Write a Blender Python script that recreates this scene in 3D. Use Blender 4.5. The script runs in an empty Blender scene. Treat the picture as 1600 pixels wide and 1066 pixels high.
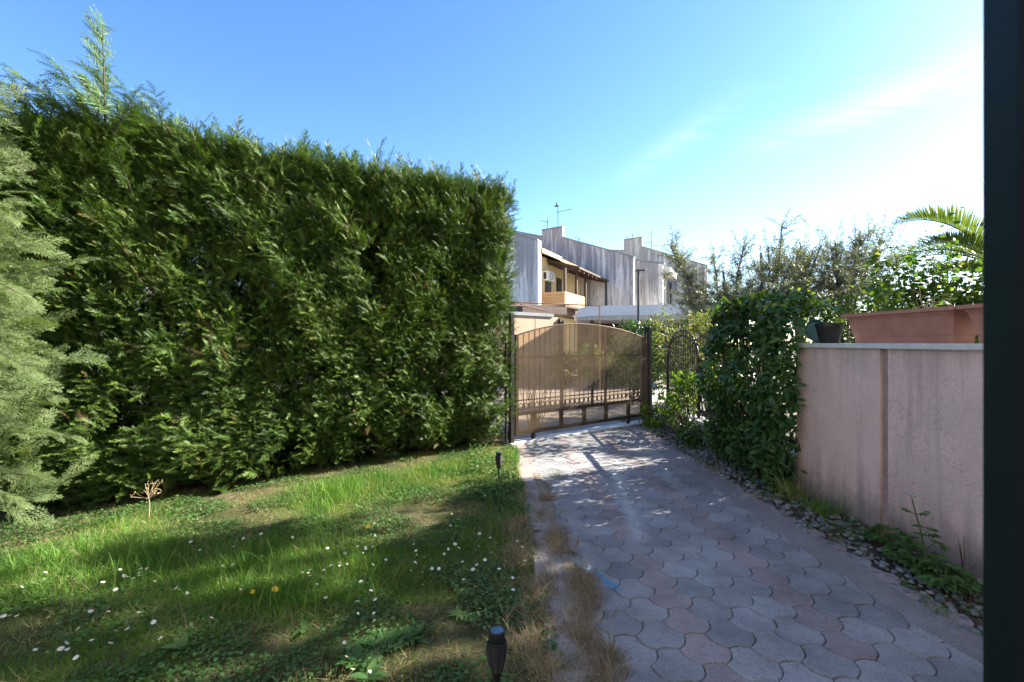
import bpy, math, random
import numpy as np
from math import sin, cos, pi, radians, sqrt, atan2
from mathutils import Vector, Matrix, noise

random.seed(7)
rng = np.random.default_rng(11)
sc = bpy.context.scene
col = sc.collection
F = 711.0            # focal length of the photograph in its own pixels
EYE = 1.5
HOR = 535.5
DEL = radians(2.01)  # the drive is turned a little to the left of the viewing direction

SUN_AZ = radians(23)     # from +X towards +Y
SUN_EL = radians(30)

def D(x, y, z=0.0):      # drive-aligned coordinates -> world
    return Vector((x * cos(DEL) - y * sin(DEL), x * sin(DEL) + y * cos(DEL), z))

def G(px, py, z=0.0):    # a point of the ground seen in the photograph
    Y = F * (EYE - z) / (py - HOR)
    return Vector(((px - 800) / F * Y, Y, z))

def P(px, py, Y):        # a point at a known distance
    return Vector(((px - 800) / F * Y, Y, EYE + (HOR - py) / F * Y))

# ------------------------------------------------------------------ objects
def link(o, parent=None):
    col.objects.link(o)
    if parent is not None:
        o.parent = parent
    return o

def tag(o, label=None, cat=None, group=None, kind=None):
    if label: o['label'] = label
    if cat: o['category'] = cat
    if group: o['group'] = group
    if kind: o['kind'] = kind
    return o

def empty(name, loc, label=None, cat=None, group=None, rz=0.0):
    o = bpy.data.objects.new(name, None)
    o.empty_display_size = 0.1
    o.location = loc
    o.rotation_euler.z = rz
    link(o)
    return tag(o, label, cat, group)

def world_of(o):
    m = Matrix.LocRotScale(o.location, o.rotation_euler, None)
    return world_of(o.parent) @ m if o.parent else m

class MB:
    """collects shapes that become one mesh"""
    def __init__(s):
        s.v = []; s.f = []; s.m = []
    def add(s, vs, fs, mi=0):
        b = len(s.v)
        s.v += [tuple(p) for p in vs]
        s.f += [tuple(i + b for i in f) for f in fs]
        s.m += [mi] * len(fs)
    def hexa(s, p, mi=0):   # 8 corners: bottom ring then top ring
        s.add(p, [(3, 2, 1, 0), (4, 5, 6, 7), (0, 1, 5, 4), (1, 2, 6, 5), (2, 3, 7, 6), (3, 0, 4, 7)], mi)
    def box(s, x0, x1, y0, y1, z0, z1, mi=0, fn=None):
        p = [(x0, y0, z0), (x1, y0, z0), (x1, y1, z0), (x0, y1, z0), (x0, y0, z1), (x1, y0, z1), (x1, y1, z1), (x0, y1, z1)]
        if fn: p = [fn(*q) for q in p]
        s.hexa(p, mi)
    def bbox(s, x0, x1, y0, y1, z0, z1, b=.01, mi=0, fn=None):   # box with chamfered vertical and top edges
        def ring(i, z):
            return [(x0 + i, y0 + b + 0, z), (x0 + b, y0 + i, z), (x1 - b, y0 + i, z), (x1 - i, y0 + b, z),
                    (x1 - i, y1 - b, z), (x1 - b, y1 - i, z), (x0 + b, y1 - i, z), (x0 + i, y1 - b, z)]
        r = ring(0, z0) + ring(0, z1 - b) + ring(b * .7, z1)
        if fn: r = [fn(*q) for q in r]
        fs = [tuple(range(7, -1, -1)), tuple(range(16, 24))]
        for k in range(2):
            for i in range(8):
                j = (i + 1) % 8
                fs.append((k * 8 + i, k * 8 + j, k * 8 + 8 + j, k * 8 + 8 + i))
        s.add(r, fs, mi)
    def prism(s, poly, fa, fb, mi=0):   # polygon of (a, b) carried to two ends by fa and fb
        n = len(poly)
        vs = [fa(*q) for q in poly] + [fb(*q) for q in poly]
        fs = [tuple(range(n - 1, -1, -1)), tuple(range(n, 2 * n))]
        fs += [(i, (i + 1) % n, n + (i + 1) % n, n + i) for i in range(n)]
        s.add(vs, fs, mi)
    def tube(s, pts, r, n=8, mi=0, cap=True):
        pts = [Vector(p) for p in pts]
        m = len(pts)
        rs = r if hasattr(r, '__len__') else [r] * m
        if len(rs) == 2 and m != 2:
            rs = [rs[0] + (rs[1] - rs[0]) * i / (m - 1) for i in range(m)]
        vs = []; ref = None
        for i in range(m):
            t = (pts[min(i + 1, m - 1)] - pts[max(i - 1, 0)])
            t = t.normalized() if t.length > 1e-9 else Vector((0, 0, 1))
            if ref is None:
                ref = Vector((1, 0, 0)) if abs(t.x) < .8 else Vector((0, 1, 0))
            a = (ref - t * ref.dot(t)).normalized(); ref = a
            b = t.cross(a)
            for k in range(n):
                w = 2 * pi * (k + .5) / n
                vs.append(pts[i] + (a * cos(w) + b * sin(w)) * rs[i])
        fs = []
        for i in range(m - 1):
            for k in range(n):
                l = (k + 1) % n
                fs.append((i * n + k, i * n + l, (i + 1) * n + l, (i + 1) * n + k))
        if cap:
            fs.append(tuple(range(n - 1, -1, -1))); fs.append(tuple(range((m - 1) * n, m * n)))
        s.add(vs, fs, mi)
    def lathe(s, prof, c, n=20, mi=0, cap=True):
        vs = []
        for r, z in prof:
            for k in range(n):
                vs.append((c[0] + r * cos(2 * pi * k / n), c[1] + r * sin(2 * pi * k / n), c[2] + z))
        fs = []
        for i in range(len(prof) - 1):
            for k in range(n):
                l = (k + 1) % n
                fs.append((i * n + k, i * n + l, (i + 1) * n + l, (i + 1) * n + k))
        if cap:
            fs.append(tuple(range(n - 1, -1, -1))); fs.append(tuple(range((len(prof) - 1) * n, len(prof) * n)))
        s.add(vs, fs, mi)
    def ring(s, c, ax, ay, R, r, n=18, m=6, mi=0):
        c = Vector(c); ax = Vector(ax); ay = Vector(ay); az = ax.cross(ay)
        vs = []
        for i in range(n):
            w = 2 * pi * i / n; d = ax * cos(w) + ay * sin(w)
            for k in range(m):
                q = 2 * pi * k / m
                vs.append(c + d * (R + r * cos(q)) + az * r * sin(q))
        fs = [(i * m + k, ((i + 1) % n) * m + k, ((i + 1) % n) * m + (k + 1) % m, i * m + (k + 1) % m) for i in range(n) for k in range(m)]
        s.add(vs, fs, mi)
    def build(s, name, mats, parent=None, smooth=False, fix=True):
        me = bpy.data.meshes.new(name)
        me.from_pydata(s.v, [], s.f)
        for m in (mats if isinstance(mats, (list, tuple)) else [mats]):
            me.materials.append(m)
        me.polygons.foreach_set('material_index', s.m)
        if smooth:
            me.polygons.foreach_set('use_smooth', [True] * len(s.f))
        me.update()
        if fix:
            import bmesh
            bm = bmesh.new(); bm.from_mesh(me)
            bmesh.ops.recalc_face_normals(bm, faces=bm.faces)
            bm.to_mesh(me); bm.free()
        if smooth and hasattr(me, 'set_sharp_from_angle'):
            me.set_sharp_from_angle(angle=radians(40))
        o = bpy.data.objects.new(name, me)
        link(o)
        if parent is not None:
            o.parent = parent
            me.transform(world_of(parent).inverted())
        return o

# ------------------------------------------------------------------ many small leaves at once (numpy)
def norm(a):
    return a / np.maximum(np.linalg.norm(a, axis=-1, keepdims=True), 1e-9)

class Leaves:
    """collects copies of small quad templates into one mesh with a tint per face"""
    def __init__(s):
        s.V = []; s.Q = []; s.T = []; s.n = 0
    def put(s, tmpl, pos, d, nrm, scale, tint, jitter=0.0):
        pos = np.asarray(pos, float); N = len(pos)
        if N == 0: return
        d = norm(np.asarray(d, float)); nrm = np.asarray(nrm, float)
        n = norm(nrm - d * np.sum(nrm * d, 1, keepdims=True)); y = np.cross(n, d)
        scale = np.broadcast_to(np.asarray(scale, float), (N,))
        tint = np.broadcast_to(np.asarray(tint, float), (N,))
        which = rng.integers(0, len(tmpl), N)
        for k, (tv, tq, tt) in enumerate(tmpl):
            i = np.nonzero(which == k)[0]
            if len(i) == 0: continue
            v = tv[None] * scale[i][:, None, None]
            w = pos[i][:, None] + v[..., 0:1] * d[i][:, None] + v[..., 1:2] * y[i][:, None] + v[..., 2:3] * n[i][:, None]
            nv = len(tv)
            q = tq[None] + (np.arange(len(i)) * nv)[:, None, None] + s.n
            s.V.append(w.reshape(-1, 3)); s.Q.append(q.reshape(-1, 4))
            s.T.append((tint[i][:, None] + tt[None]).reshape(-1))
            s.n += len(i) * nv
    def build(s, name, mat, parent=None, smooth=False):
        V = np.concatenate(s.V); Q = np.concatenate(s.Q); T = np.concatenate(s.T)
        if parent is not None:
            W = np.array(world_of(parent).inverted())
            V = V @ W[:3, :3].T + W[:3, 3]
        me = bpy.data.meshes.new(name)
        me.vertices.add(len(V)); me.vertices.foreach_set('co', V.astype(np.float32).ravel())
        me.loops.add(len(Q) * 4); me.loops.foreach_set('vertex_index', Q.astype(np.int32).ravel())
        me.polygons.add(len(Q))
        me.polygons.foreach_set('loop_start', (np.arange(len(Q)) * 4).astype(np.int32))
        me.polygons.foreach_set('loop_total', np.full(len(Q), 4, np.int32))
        if smooth:
            me.polygons.foreach_set('use_smooth', np.ones(len(Q), bool))
        me.update(calc_edges=True)
        a = me.attributes.new('tint', 'FLOAT', 'FACE')
        a.data.foreach_set('value', np.clip(T, 0, 1).astype(np.float32))
        me.materials.append(mat)
        o = bpy.data.objects.new(name, me)
        return link(o, parent)

def template(vs, qs, ts=None):
    return (np.array(vs, float), np.array(qs, int), np.zeros(len(qs)) if ts is None else np.array(ts, float))

def spray(seed, nb=9, droop=.3, w=.05, sub=False, flat=.35, wide=.46):
    """one flat feathery spray of cypress, 1 long, along +x"""
    r = random.Random(seed); vs = []; qs = []; ts = []
    def bend(x, y, z):
        return (x, y, z - droop * x * x - .25 * droop * y * y)
    def strip(a, b, wa, wb, wv, t):
        i = len(vs)
        for p, ww in ((a, wa), (b, wb)):
            for sg in (-1, 1):
                vs.append(bend(p[0] + wv[0] * ww * sg * .5, p[1] + wv[1] * ww * sg * .5, p[2] + wv[2] * ww * sg * .5))
        qs.append((i, i + 1, i + 3, i + 2)); ts.append(t)
    for k in range(3):
        strip((k / 3, 0, 0), ((k + 1) / 3, 0, 0), w * .8 * (1 - k * .2), w * .8 * (.8 - k * .22), (0, 1, 0), -.12)
    for i in range(nb):
        t = (i + .5) / nb
        for sd in (-1, 1):
            tt = min(.98, max(.02, t + r.uniform(-.03, .03)))
            l = wide * (1 - tt) ** .65 * (.45 + .55 * min(1, tt / .25)) + .06
            l *= r.uniform(.75, 1.15)
            an = radians(r.uniform(34, 52)) * sd
            zz = r.uniform(-flat, flat)
            d = (cos(an), sin(an), zz)
            wv = (-sin(an) * .9, cos(an) * .9, r.uniform(-.6, .6))
            a = (tt, 0, 0); b = (tt + d[0] * l, d[1] * l, d[2] * l * .6)
            strip(a, b, w, w * .35, wv, r.uniform(-.08, .12))
            if sub:
                for q in (.3, .55, .8):
                    for s2 in (-1, 1):
                        a2 = (a[0] + (b[0] - a[0]) * q, a[1] + (b[1] - a[1]) * q, a[2] + (b[2] - a[2]) * q)
                        an2 = an + s2 * radians(38); l2 = l * (.42 - .2 * q)
                        b2 = (a2[0] + cos(an2) * l2, a2[1] + sin(an2) * l2, a2[2] + r.uniform(-.3, .3) * l2)
                        strip(a2, b2, w * .8, w * .3, (-sin(an2), cos(an2), r.uniform(-.4, .4)), r.uniform(-.05, .18))
    return template(vs, qs, ts)

def leaf(prof, fold=.2, curl=.2):
    """one leaf, 1 long, folded along its midrib; prof = [(t, halfwidth)]"""
    vs = []; qs = []
    for t, h in prof:
        z = -curl * t * t
        vs += [(t, -h, z + fold * h), (t, 0, z), (t, h, z + fold * h)]
    for i in range(len(prof) - 1):
        a = i * 3
        qs += [(a, a + 1, a + 4, a + 3), (a + 1, a + 2, a + 5, a + 4)]
    return template(vs, qs)

def blade(bend, n=3, w=.02):
    vs = []; qs = []
    for i in range(n + 1):
        t = i / n; a = bend * t
        x = sin(a) / max(bend, 1e-3) if bend > 1e-3 else 0
        z = t * (1 - .25 * bend * t)
        hw = w * (1 - t ** 1.5) + .0015
        vs += [(z, -hw, -bend * t * t * .5), (z, hw, -bend * t * t * .5)]
    for i in range(n):
        qs.append((2 * i, 2 * i + 1, 2 * i + 3, 2 * i + 2))
    return template(vs, qs)

SPRAYS = [spray(i, 14, .15 + .20 * (i % 4), .030, False, .5, (.27, .33, .40)[i % 3]) for i in range(12)]
SPRAYS_FINE = [spray(40 + i, 14, .10 + .14 * (i % 3), .017, True, .35, .38) for i in range(6)]
LAUREL = [leaf([(0, .015), (.2, .15), (.5, .215), (.8, .12), (1, .004)], f, c) for f, c in ((.25, .15), (.4, .3), (.15, .05), (.3, .4))]
OLIVE = [leaf([(0, .01), (.45, .095), (1, .004)], f, c) for f, c in ((.4, .1), (.2, .3))]
ROUND = [leaf([(0, .03), (.12, .27), (.4, .42), (.7, .34), (.9, .14), (1, .01)], f, c) for f, c in ((.2, .25), (.35, .1), (.1, .4))]
SMALL = [leaf([(0, .02), (.35, .24), (.75, .18), (1, .01)], f, c) for f, c in ((.25, .15), (.4, .35))]
BLADES = [blade(b, 3, w) for b, w in ((.3, .016), (.8, .014), (1.3, .016), (1.0, .02), (.5, .02))]
WISPS = [blade(b, 3, w) for b, w in ((.6, .013), (1.3, .012), (1.8, .014), (1.0, .010))]

# ------------------------------------------------------------------ materials
def newmat(name):
    m = bpy.data.materials.new(name); m.use_nodes = True
    nt = m.node_tree; b = nt.nodes['Principled BSDF']
    return m, nt, b

def N(nt, t, **kw):
    n = nt.nodes.new(t)
    for k, v in kw.items():
        if hasattr(n, k): setattr(n, k, v)
    return n

def noise_node(nt, scale, detail=5, rough=.6, coord=None, stretch=None, dist=0):
    tc = N(nt, 'ShaderNodeTexCoord')
    n = N(nt, 'ShaderNodeTexNoise'); n.inputs['Scale'].default_value = scale
    n.inputs['Detail'].default_value = detail; n.inputs['Roughness'].default_value = rough
    n.inputs['Distortion'].default_value = dist
    src = tc.outputs[coord or 'Object']
    if stretch:
        mp = N(nt, 'ShaderNodeMapping'); mp.inputs['Scale'].default_value = stretch
        nt.links.new(src, mp.inputs['Vector']); src = mp.outputs['Vector']
    nt.links.new(src, n.inputs['Vector'])
    return n.outputs['Fac']

def ramp(nt, src, stops):
    r = N(nt, 'ShaderNodeValToRGB')
    e = r.color_ramp.elements
    e[0].position, e[1].position = stops[0][0], stops[-1][0]
    cc = lambda c: (c, c, c, 1) if not hasattr(c, '__len__') else (*c, 1)
    e[0].color, e[1].color = cc(stops[0][1]), cc(stops[-1][1])
    for p, c in stops[1:-1]:
        q = e.new(p); q.color = cc(c)
    nt.links.new(src, r.inputs['Fac'])
    return r.outputs['Color']

def mix(nt, fac, a, b, mode='MIX'):
    n = N(nt, 'ShaderNodeMix'); n.data_type = 'RGBA'; n.blend_type = mode
    for s, v in ((n.inputs[0], fac), (n.inputs[6], a), (n.inputs[7], b)):
        if hasattr(v, 'is_output'): nt.links.new(v, s)
        elif hasattr(v, '__len__'): s.default_value = (*v[:3], 1)
        else: s.default_value = v
    return n.outputs[2]

def math_(nt, op, a, b=0.0, clamp=False):
    n = N(nt, 'ShaderNodeMath'); n.operation = op; n.use_clamp = clamp
    for s, v in ((n.inputs[0], a), (n.inputs[1], b)):
        if hasattr(v, 'is_output'): nt.links.new(v, s)
        else: s.default_value = v
    return n.outputs[0]

def bump(nt, b, src, strength=.3, dist=.01):
    n = N(nt, 'ShaderNodeBump'); n.inputs['Strength'].default_value = strength; n.inputs['Distance'].default_value = dist
    nt.links.new(src, n.inputs['Height']); nt.links.new(n.outputs['Normal'], b.inputs['Normal'])

def surf(name, c1, c2, scale=6, rough=.8, bs=None, bstr=.3, bdist=.01, spec=.3, metal=0, fine=None, stretch=None):
    m, nt, b = newmat(name)
    f = ramp(nt, noise_node(nt, scale, 6, .65, stretch=stretch), [(.3, 0.0), (.7, 1.0)])
    c = mix(nt, f, c1, c2)
    if fine:
        g = ramp(nt, noise_node(nt, fine[0], 3, .7), [(.35, 1 - fine[1]), (.65, 1 + fine[1])])
        c = mix(nt, 1.0, c, g, 'MULTIPLY')
    nt.links.new(c, b.inputs['Base Color'])
    b.inputs['Roughness'].default_value = rough
    b.inputs['Specular IOR Level'].default_value = spec
    b.inputs['Metallic'].default_value = metal
    if bs: bump(nt, b, noise_node(nt, bs, 4, .7), bstr, bdist)
    return m

def foliage(name, stops, trans=.3, rough=.55, spec=.25, tcol=None):
    m, nt, b = newmat(name)
    at = N(nt, 'ShaderNodeAttribute'); at.attribute_name = 'tint'
    c = ramp(nt, at.outputs['Fac'], stops)
    nt.links.new(c, b.inputs['Base Color'])
    b.inputs['Roughness'].default_value = rough; b.inputs['Specular IOR Level'].default_value = spec
    t = N(nt, 'ShaderNodeBsdfTranslucent')
    tc = mix(nt, 1.0, c, tcol or (1.25, 1.3, .55), 'MULTIPLY')
    nt.links.new(tc, t.inputs['Color'])
    ms = N(nt, 'ShaderNodeMixShader'); ms.inputs[0].default_value = trans
    nt.links.new(b.outputs[0], ms.inputs[1]); nt.links.new(t.outputs[0], ms.inputs[2])
    nt.links.new(ms.outputs[0], nt.nodes['Material Output'].inputs['Surface'])
    return m

M = {}
M['cypress'] = foliage('cypress foliage', [(0, (.020, .042, .011)), (.5, (.064, .124, .022)), (.85, (.135, .205, .036)), (1, (.20, .13, .06))], .15, .5, .25)
M['cypress_pale'] = foliage('pale cypress foliage', [(0, (.045, .080, .026)), (.5, (.115, .165, .060)), (1, (.23, .28, .12))], .32, .6, .2)
M['laurel'] = foliage('laurel leaf', [(0, (.020, .058, .018)), (.6, (.050, .118, .026)), (.85, (.12, .21, .028)), (1, (.20, .26, .035))], .25, .4, .35)
M['olive'] = foliage('olive leaf', [(0, (.11, .125, .08)), (.6, (.20, .215, .145)), (1, (.33, .34, .26))], .25, .5, .3)
M['broad'] = foliage('broad yellow green leaf', [(0, (.042, .10, .020)), (.6, (.105, .19, .030)), (.9, (.22, .27, .035)), (1, (.42, .36, .03))], .42, .5, .25)
M['variegated'] = foliage('variegated leaf', [(0, (.05, .10, .03)), (.5, (.13, .17, .06)), (.8, (.24, .24, .10)), (1, (.30, .16, .08))], .35, .5, .25)
M['palm'] = foliage('palm leaflet', [(0, (.045, .085, .025)), (.6, (.11, .16, .04)), (1, (.22, .25, .08))], .3, .45, .3)
M['grass'] = foliage('grass blade', [(0, (.048, .100, .022)), (.45, (.100, .205, .036)), (.7, (.155, .27, .045)), (.82, (.27, .27, .10)), (1, (.42, .34, .20))], .32, .6, .15)
M['drygrass'] = foliage('dry grass', [(0, (.17, .125, .075)), (.5, (.32, .25, .16)), (.85, (.46, .39, .27)), (1, (.10, .14, .03))], .25, .7, .15, (1.1, 1.05, .9))
M['weed'] = foliage('weed leaf', [(0, (.034, .085, .026)), (.6, (.075, .155, .042)), (1, (.16, .23, .065))], .3, .5, .25)
M['bark'] = surf('bark', (.05, .038, .028), (.11, .09, .07), 14, .9, 40, .8, .02, stretch=(1, 1, .25))
M['bark_grey'] = surf('grey bark', (.10, .09, .075), (.20, .18, .15), 14, .9, 40, .8, .02, stretch=(1, 1, .25))
M['twig'] = surf('dry twig', (.045, .034, .022), (.085, .065, .045), 25, .95)
M['stem'] = surf('green stem', (.06, .11, .03), (.11, .14, .05), 20, .7)
M['straw'] = surf('straw stem', (.34, .25, .14), (.48, .37, .22), 30, .8)
M['iron'] = surf('dark painted iron', (.012, .011, .010), (.028, .022, .018), 20, .5, 90, .2, .002, spec=.4)
M['iron_brown'] = surf('brown painted iron', (.022, .016, .012), (.036, .026, .019), 20, .5, 90, .2, .002, spec=.4)
M['rust'] = surf('rusty steel', (.20, .10, .055), (.34, .22, .15), 18, .8, 60, .3, .003)
M['black_plastic'] = surf('black plastic', (.012, .012, .014), (.02, .02, .022), 12, .45, spec=.4)
M['terracotta'] = surf('terracotta plastic', (.37, .155, .110), (.47, .235, .18), 7, .6, 120, .06, .002, spec=.3)
M['teal'] = surf('teal plastic', (.008, .055, .055), (.012, .075, .072), 10, .45)
M['door_green'] = surf('dark green paint', (.002, .008, .009), (.003, .011, .012), 20, .45)
M['rubber'] = surf('black rubber', (.003, .003, .004), (.005, .005, .006), 20, .7)
M['stone_white'] = surf('white stone', (.50, .50, .48), (.64, .63, .60), 9, .7, 60, .2, .004, fine=(90, .1))
M['concrete'] = surf('concrete', (.27, .24, .22), (.36, .325, .30), 3.5, .9, 90, .35, .004, fine=(160, .25))
M['border'] = surf('mortar border', (.17,.157,.155), (.27,.25,.245), 2.2, .9, 90, .35, .004, fine=(160, .3))
M['strip'] = surf('worn concrete strip', (.20,.17,.155), (.31,.27,.25), 4, .95, 90, .4, .005, fine=(110, .3))
M['soil'] = surf('soil', (.060, .044, .030), (.11, .085, .058), 9, .95, 45, .9, .03)
M['asphalt'] = surf('asphalt', (.26, .24, .215), (.34, .315, .285), 1.2, .9, 160, .5, .006, fine=(60, .2))
M['earth'] = surf('dry earth', (.10, .085, .05), (.16, .13, .08), .8, .95, 30, .6, .03)
M['cream'] = surf('cream plaster', (.62, .50, .26), (.70, .58, .33), 1.5, .85, 80, .15, .004)
M['cream_white'] = surf('off white plaster', (.60, .57, .48), (.70, .67, .58), 1.5, .85, 80, .15, .004)
M['beige'] = surf('beige plaster', (.40, .29, .20), (.46, .34, .245), .9, .85, 80, .15, .004)
M['dark_wood'] = surf('dark wood', (.055, .032, .022), (.10, .06, .04), 7, .6, 60, .3, .004, stretch=(1, 1, .2))
M['wood'] = surf('orange wood', (.48, .27, .12), (.60, .37, .18), 5, .6, 40, .3, .004, stretch=(.3, .3, 3))
M['shutter'] = surf('dark shutter', (.03, .025, .022), (.05, .042, .036), 7, .5)
M['ac'] = surf('white casing', (.62, .62, .60), (.70, .70, .68), 5, .4)
M['roof_tile'] = surf('roof tile', (.30, .15, .09), (.42, .24, .15), 5, .85, 20, .6, .03)
M['metal_grey'] = surf('grey metal', (.20, .20, .21), (.28, .28, .29), 15, .45, metal=.6)
M['pole_dark'] = surf('dark grey pole', (.05, .05, .055), (.07, .07, .075), 15, .5)
M['canopy'] = surf('white canopy', (.58, .58, .60), (.70, .70, .70), 2, .7)
M['canopy_edge'] = surf('stained canopy edge', (.34, .31, .28), (.58, .55, .52), 6, .8, stretch=(1.5, 1.5, .2))
M['white_petal'] = surf('white petal', (.78, .78, .76), (.82, .82, .80), 5, .7)
M['yellow'] = surf('yellow floret', (.75, .48, .02), (.80, .56, .04), 50, .7)
M['diffuser'] = surf('frosted diffuser', (.03, .03, .032), (.045, .045, .048), 10, .4)
M['solar'] = surf('solar cell', (.05, .11, .17), (.07, .15, .22), 60, .2, spec=.6)
M['shed_white'] = surf('pale render', (.52, .53, .55), (.62, .62, .63), 1, .85)

def party_wall():
    m, nt, b = newmat('stained grey plaster')
    tc = N(nt, 'ShaderNodeTexCoord'); sx = N(nt, 'ShaderNodeSeparateXYZ'); nt.links.new(tc.outputs['Object'], sx.inputs[0])
    base = mix(nt, ramp(nt, noise_node(nt, .7, 6, .65), [(.35, 0.0), (.65, 1.0)]), (.66, .625, .60), (.82, .785, .755))
    st = noise_node(nt, 1.0, 7, .75, stretch=(1.5, 1.5, .13), dist=.4)
    hi = math_(nt, 'MULTIPLY_ADD', sx.outputs['Z'], .16)   # stains grow towards the parapet
    nt.nodes[-1].inputs[2].default_value = -.62
    s2 = math_(nt, 'ADD', st, math_(nt, 'MULTIPLY', hi, .15))
    dark = ramp(nt, s2, [(.45, 0.0), (.60, .78)])
    c = mix(nt, dark, base, (.17, .165, .185))
    ru = ramp(nt, noise_node(nt, 1.0, 3, .5, stretch=(.55, .55, .03)), [(.69, 0.0), (.72, .75)])
    c = mix(nt, ru, c, (.42, .22, .11))
    g = ramp(nt, noise_node(nt, 6, 5, .75, stretch=(2, 2, .4)), [(.3, .82), (.7, 1.12)])
    c = mix(nt, 1.0, c, g, 'MULTIPLY')
    nt.links.new(c, b.inputs['Base Color']); b.inputs['Roughness'].default_value = .9
    b.inputs['Specular IOR Level'].default_value = .2
    bump(nt, b, noise_node(nt, 25, 5, .7), .3, .02)
    return m
M['party'] = party_wall()

def pink_stucco():
    m, nt, b = newmat('pink stucco')
    tc = N(nt, 'ShaderNodeTexCoord'); sx = N(nt, 'ShaderNodeSeparateXYZ'); nt.links.new(tc.outputs['Object'], sx.inputs[0])
    base = mix(nt, ramp(nt, noise_node(nt, 2.2, 6, .6), [(.3, 0.0), (.7, 1.0)]), (.70, .485, .445), (.79, .56, .52))
    streak = noise_node(nt, 1.0, 6, .7, stretch=(1, 9, .5))
    # grime near the foot and below the coping, and a damp corner at the far end
    foot = math_(nt, 'MULTIPLY', math_(nt, 'SUBTRACT', .55, sx.outputs['Z'], True), .55)
    top = math_(nt, 'MULTIPLY', math_(nt, 'SUBTRACT', sx.outputs['Z'], 1.15, True), .55)
    corner = math_(nt, 'MULTIPLY', math_(nt, 'SUBTRACT', sx.outputs['Y'], 4.02, True), .55)
    line = math_(nt, 'SUBTRACT', .16, math_(nt, 'MULTIPLY', math_(nt, 'ABSOLUTE', math_(nt, 'SUBTRACT', sx.outputs['Y'], 3.30)), 2.2), True)
    s = math_(nt, 'ADD', math_(nt, 'ADD', math_(nt, 'ADD', streak, foot), math_(nt, 'ADD', top, corner)), math_(nt, 'MULTIPLY', line, 1.4))
    dirt = ramp(nt, s, [(.54, 0.0), (.98, .68)])
    c = mix(nt, dirt, base, (.115, .105, .092))
    pa_ = ramp(nt, noise_node(nt, 1.3, 4, .7, dist=.6), [(.56, 0.0), (.60, .22)])
    c = mix(nt, pa_, c, (.50, .42, .38))
    vo = N(nt, 'ShaderNodeTexVoronoi'); vo.feature = 'DISTANCE_TO_EDGE'; vo.inputs['Scale'].default_value = 1.1
    wv = N(nt, 'ShaderNodeVectorMath'); wv.operation = 'ADD'; nt.links.new(tc.outputs['Object'], wv.inputs[0])
    wn = N(nt, 'ShaderNodeTexNoise'); wn.inputs['Scale'].default_value = 5; wn.inputs['Detail'].default_value = 6; nt.links.new(tc.outputs['Object'], wn.inputs['Vector'])
    nt.links.new(wn.outputs['Color'], wv.inputs[1]); nt.links.new(wv.outputs[0], vo.inputs['Vector'])
    ck = ramp(nt, vo.outputs['Distance'], [(.0, .45), (.006, 0.0)])
    c = mix(nt, ck, c, (.16, .12, .11))
    spl = ramp(nt, math_(nt, 'ADD', math_(nt, 'MULTIPLY', math_(nt, 'SUBTRACT', .36, sx.outputs['Z'], True), 1.6), math_(nt, 'MULTIPLY', noise_node(nt, 7, 5, .75), .6)), [(.42, 0.0), (.75, .6)])
    c = mix(nt, spl, c, (.17, .15, .13))
    sp = ramp(nt, noise_node(nt, 120, 2, .5), [(.3, .84), (.7, 1.12)])
    c = mix(nt, 1.0, c, sp, 'MULTIPLY')
    nt.links.new(c, b.inputs['Base Color']); b.inputs['Roughness'].default_value = .92
    b.inputs['Specular IOR Level'].default_value = .2
    bump(nt, b, noise_node(nt, 140, 4, .7), .55, .006)
    return m
M['stucco'] = pink_stucco()
M['stucco_worn'] = surf('worn brownish render', (.30, .205, .185), (.40, .28, .255), 12, .95, 120, .5, .006, fine=(80, .2))

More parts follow.
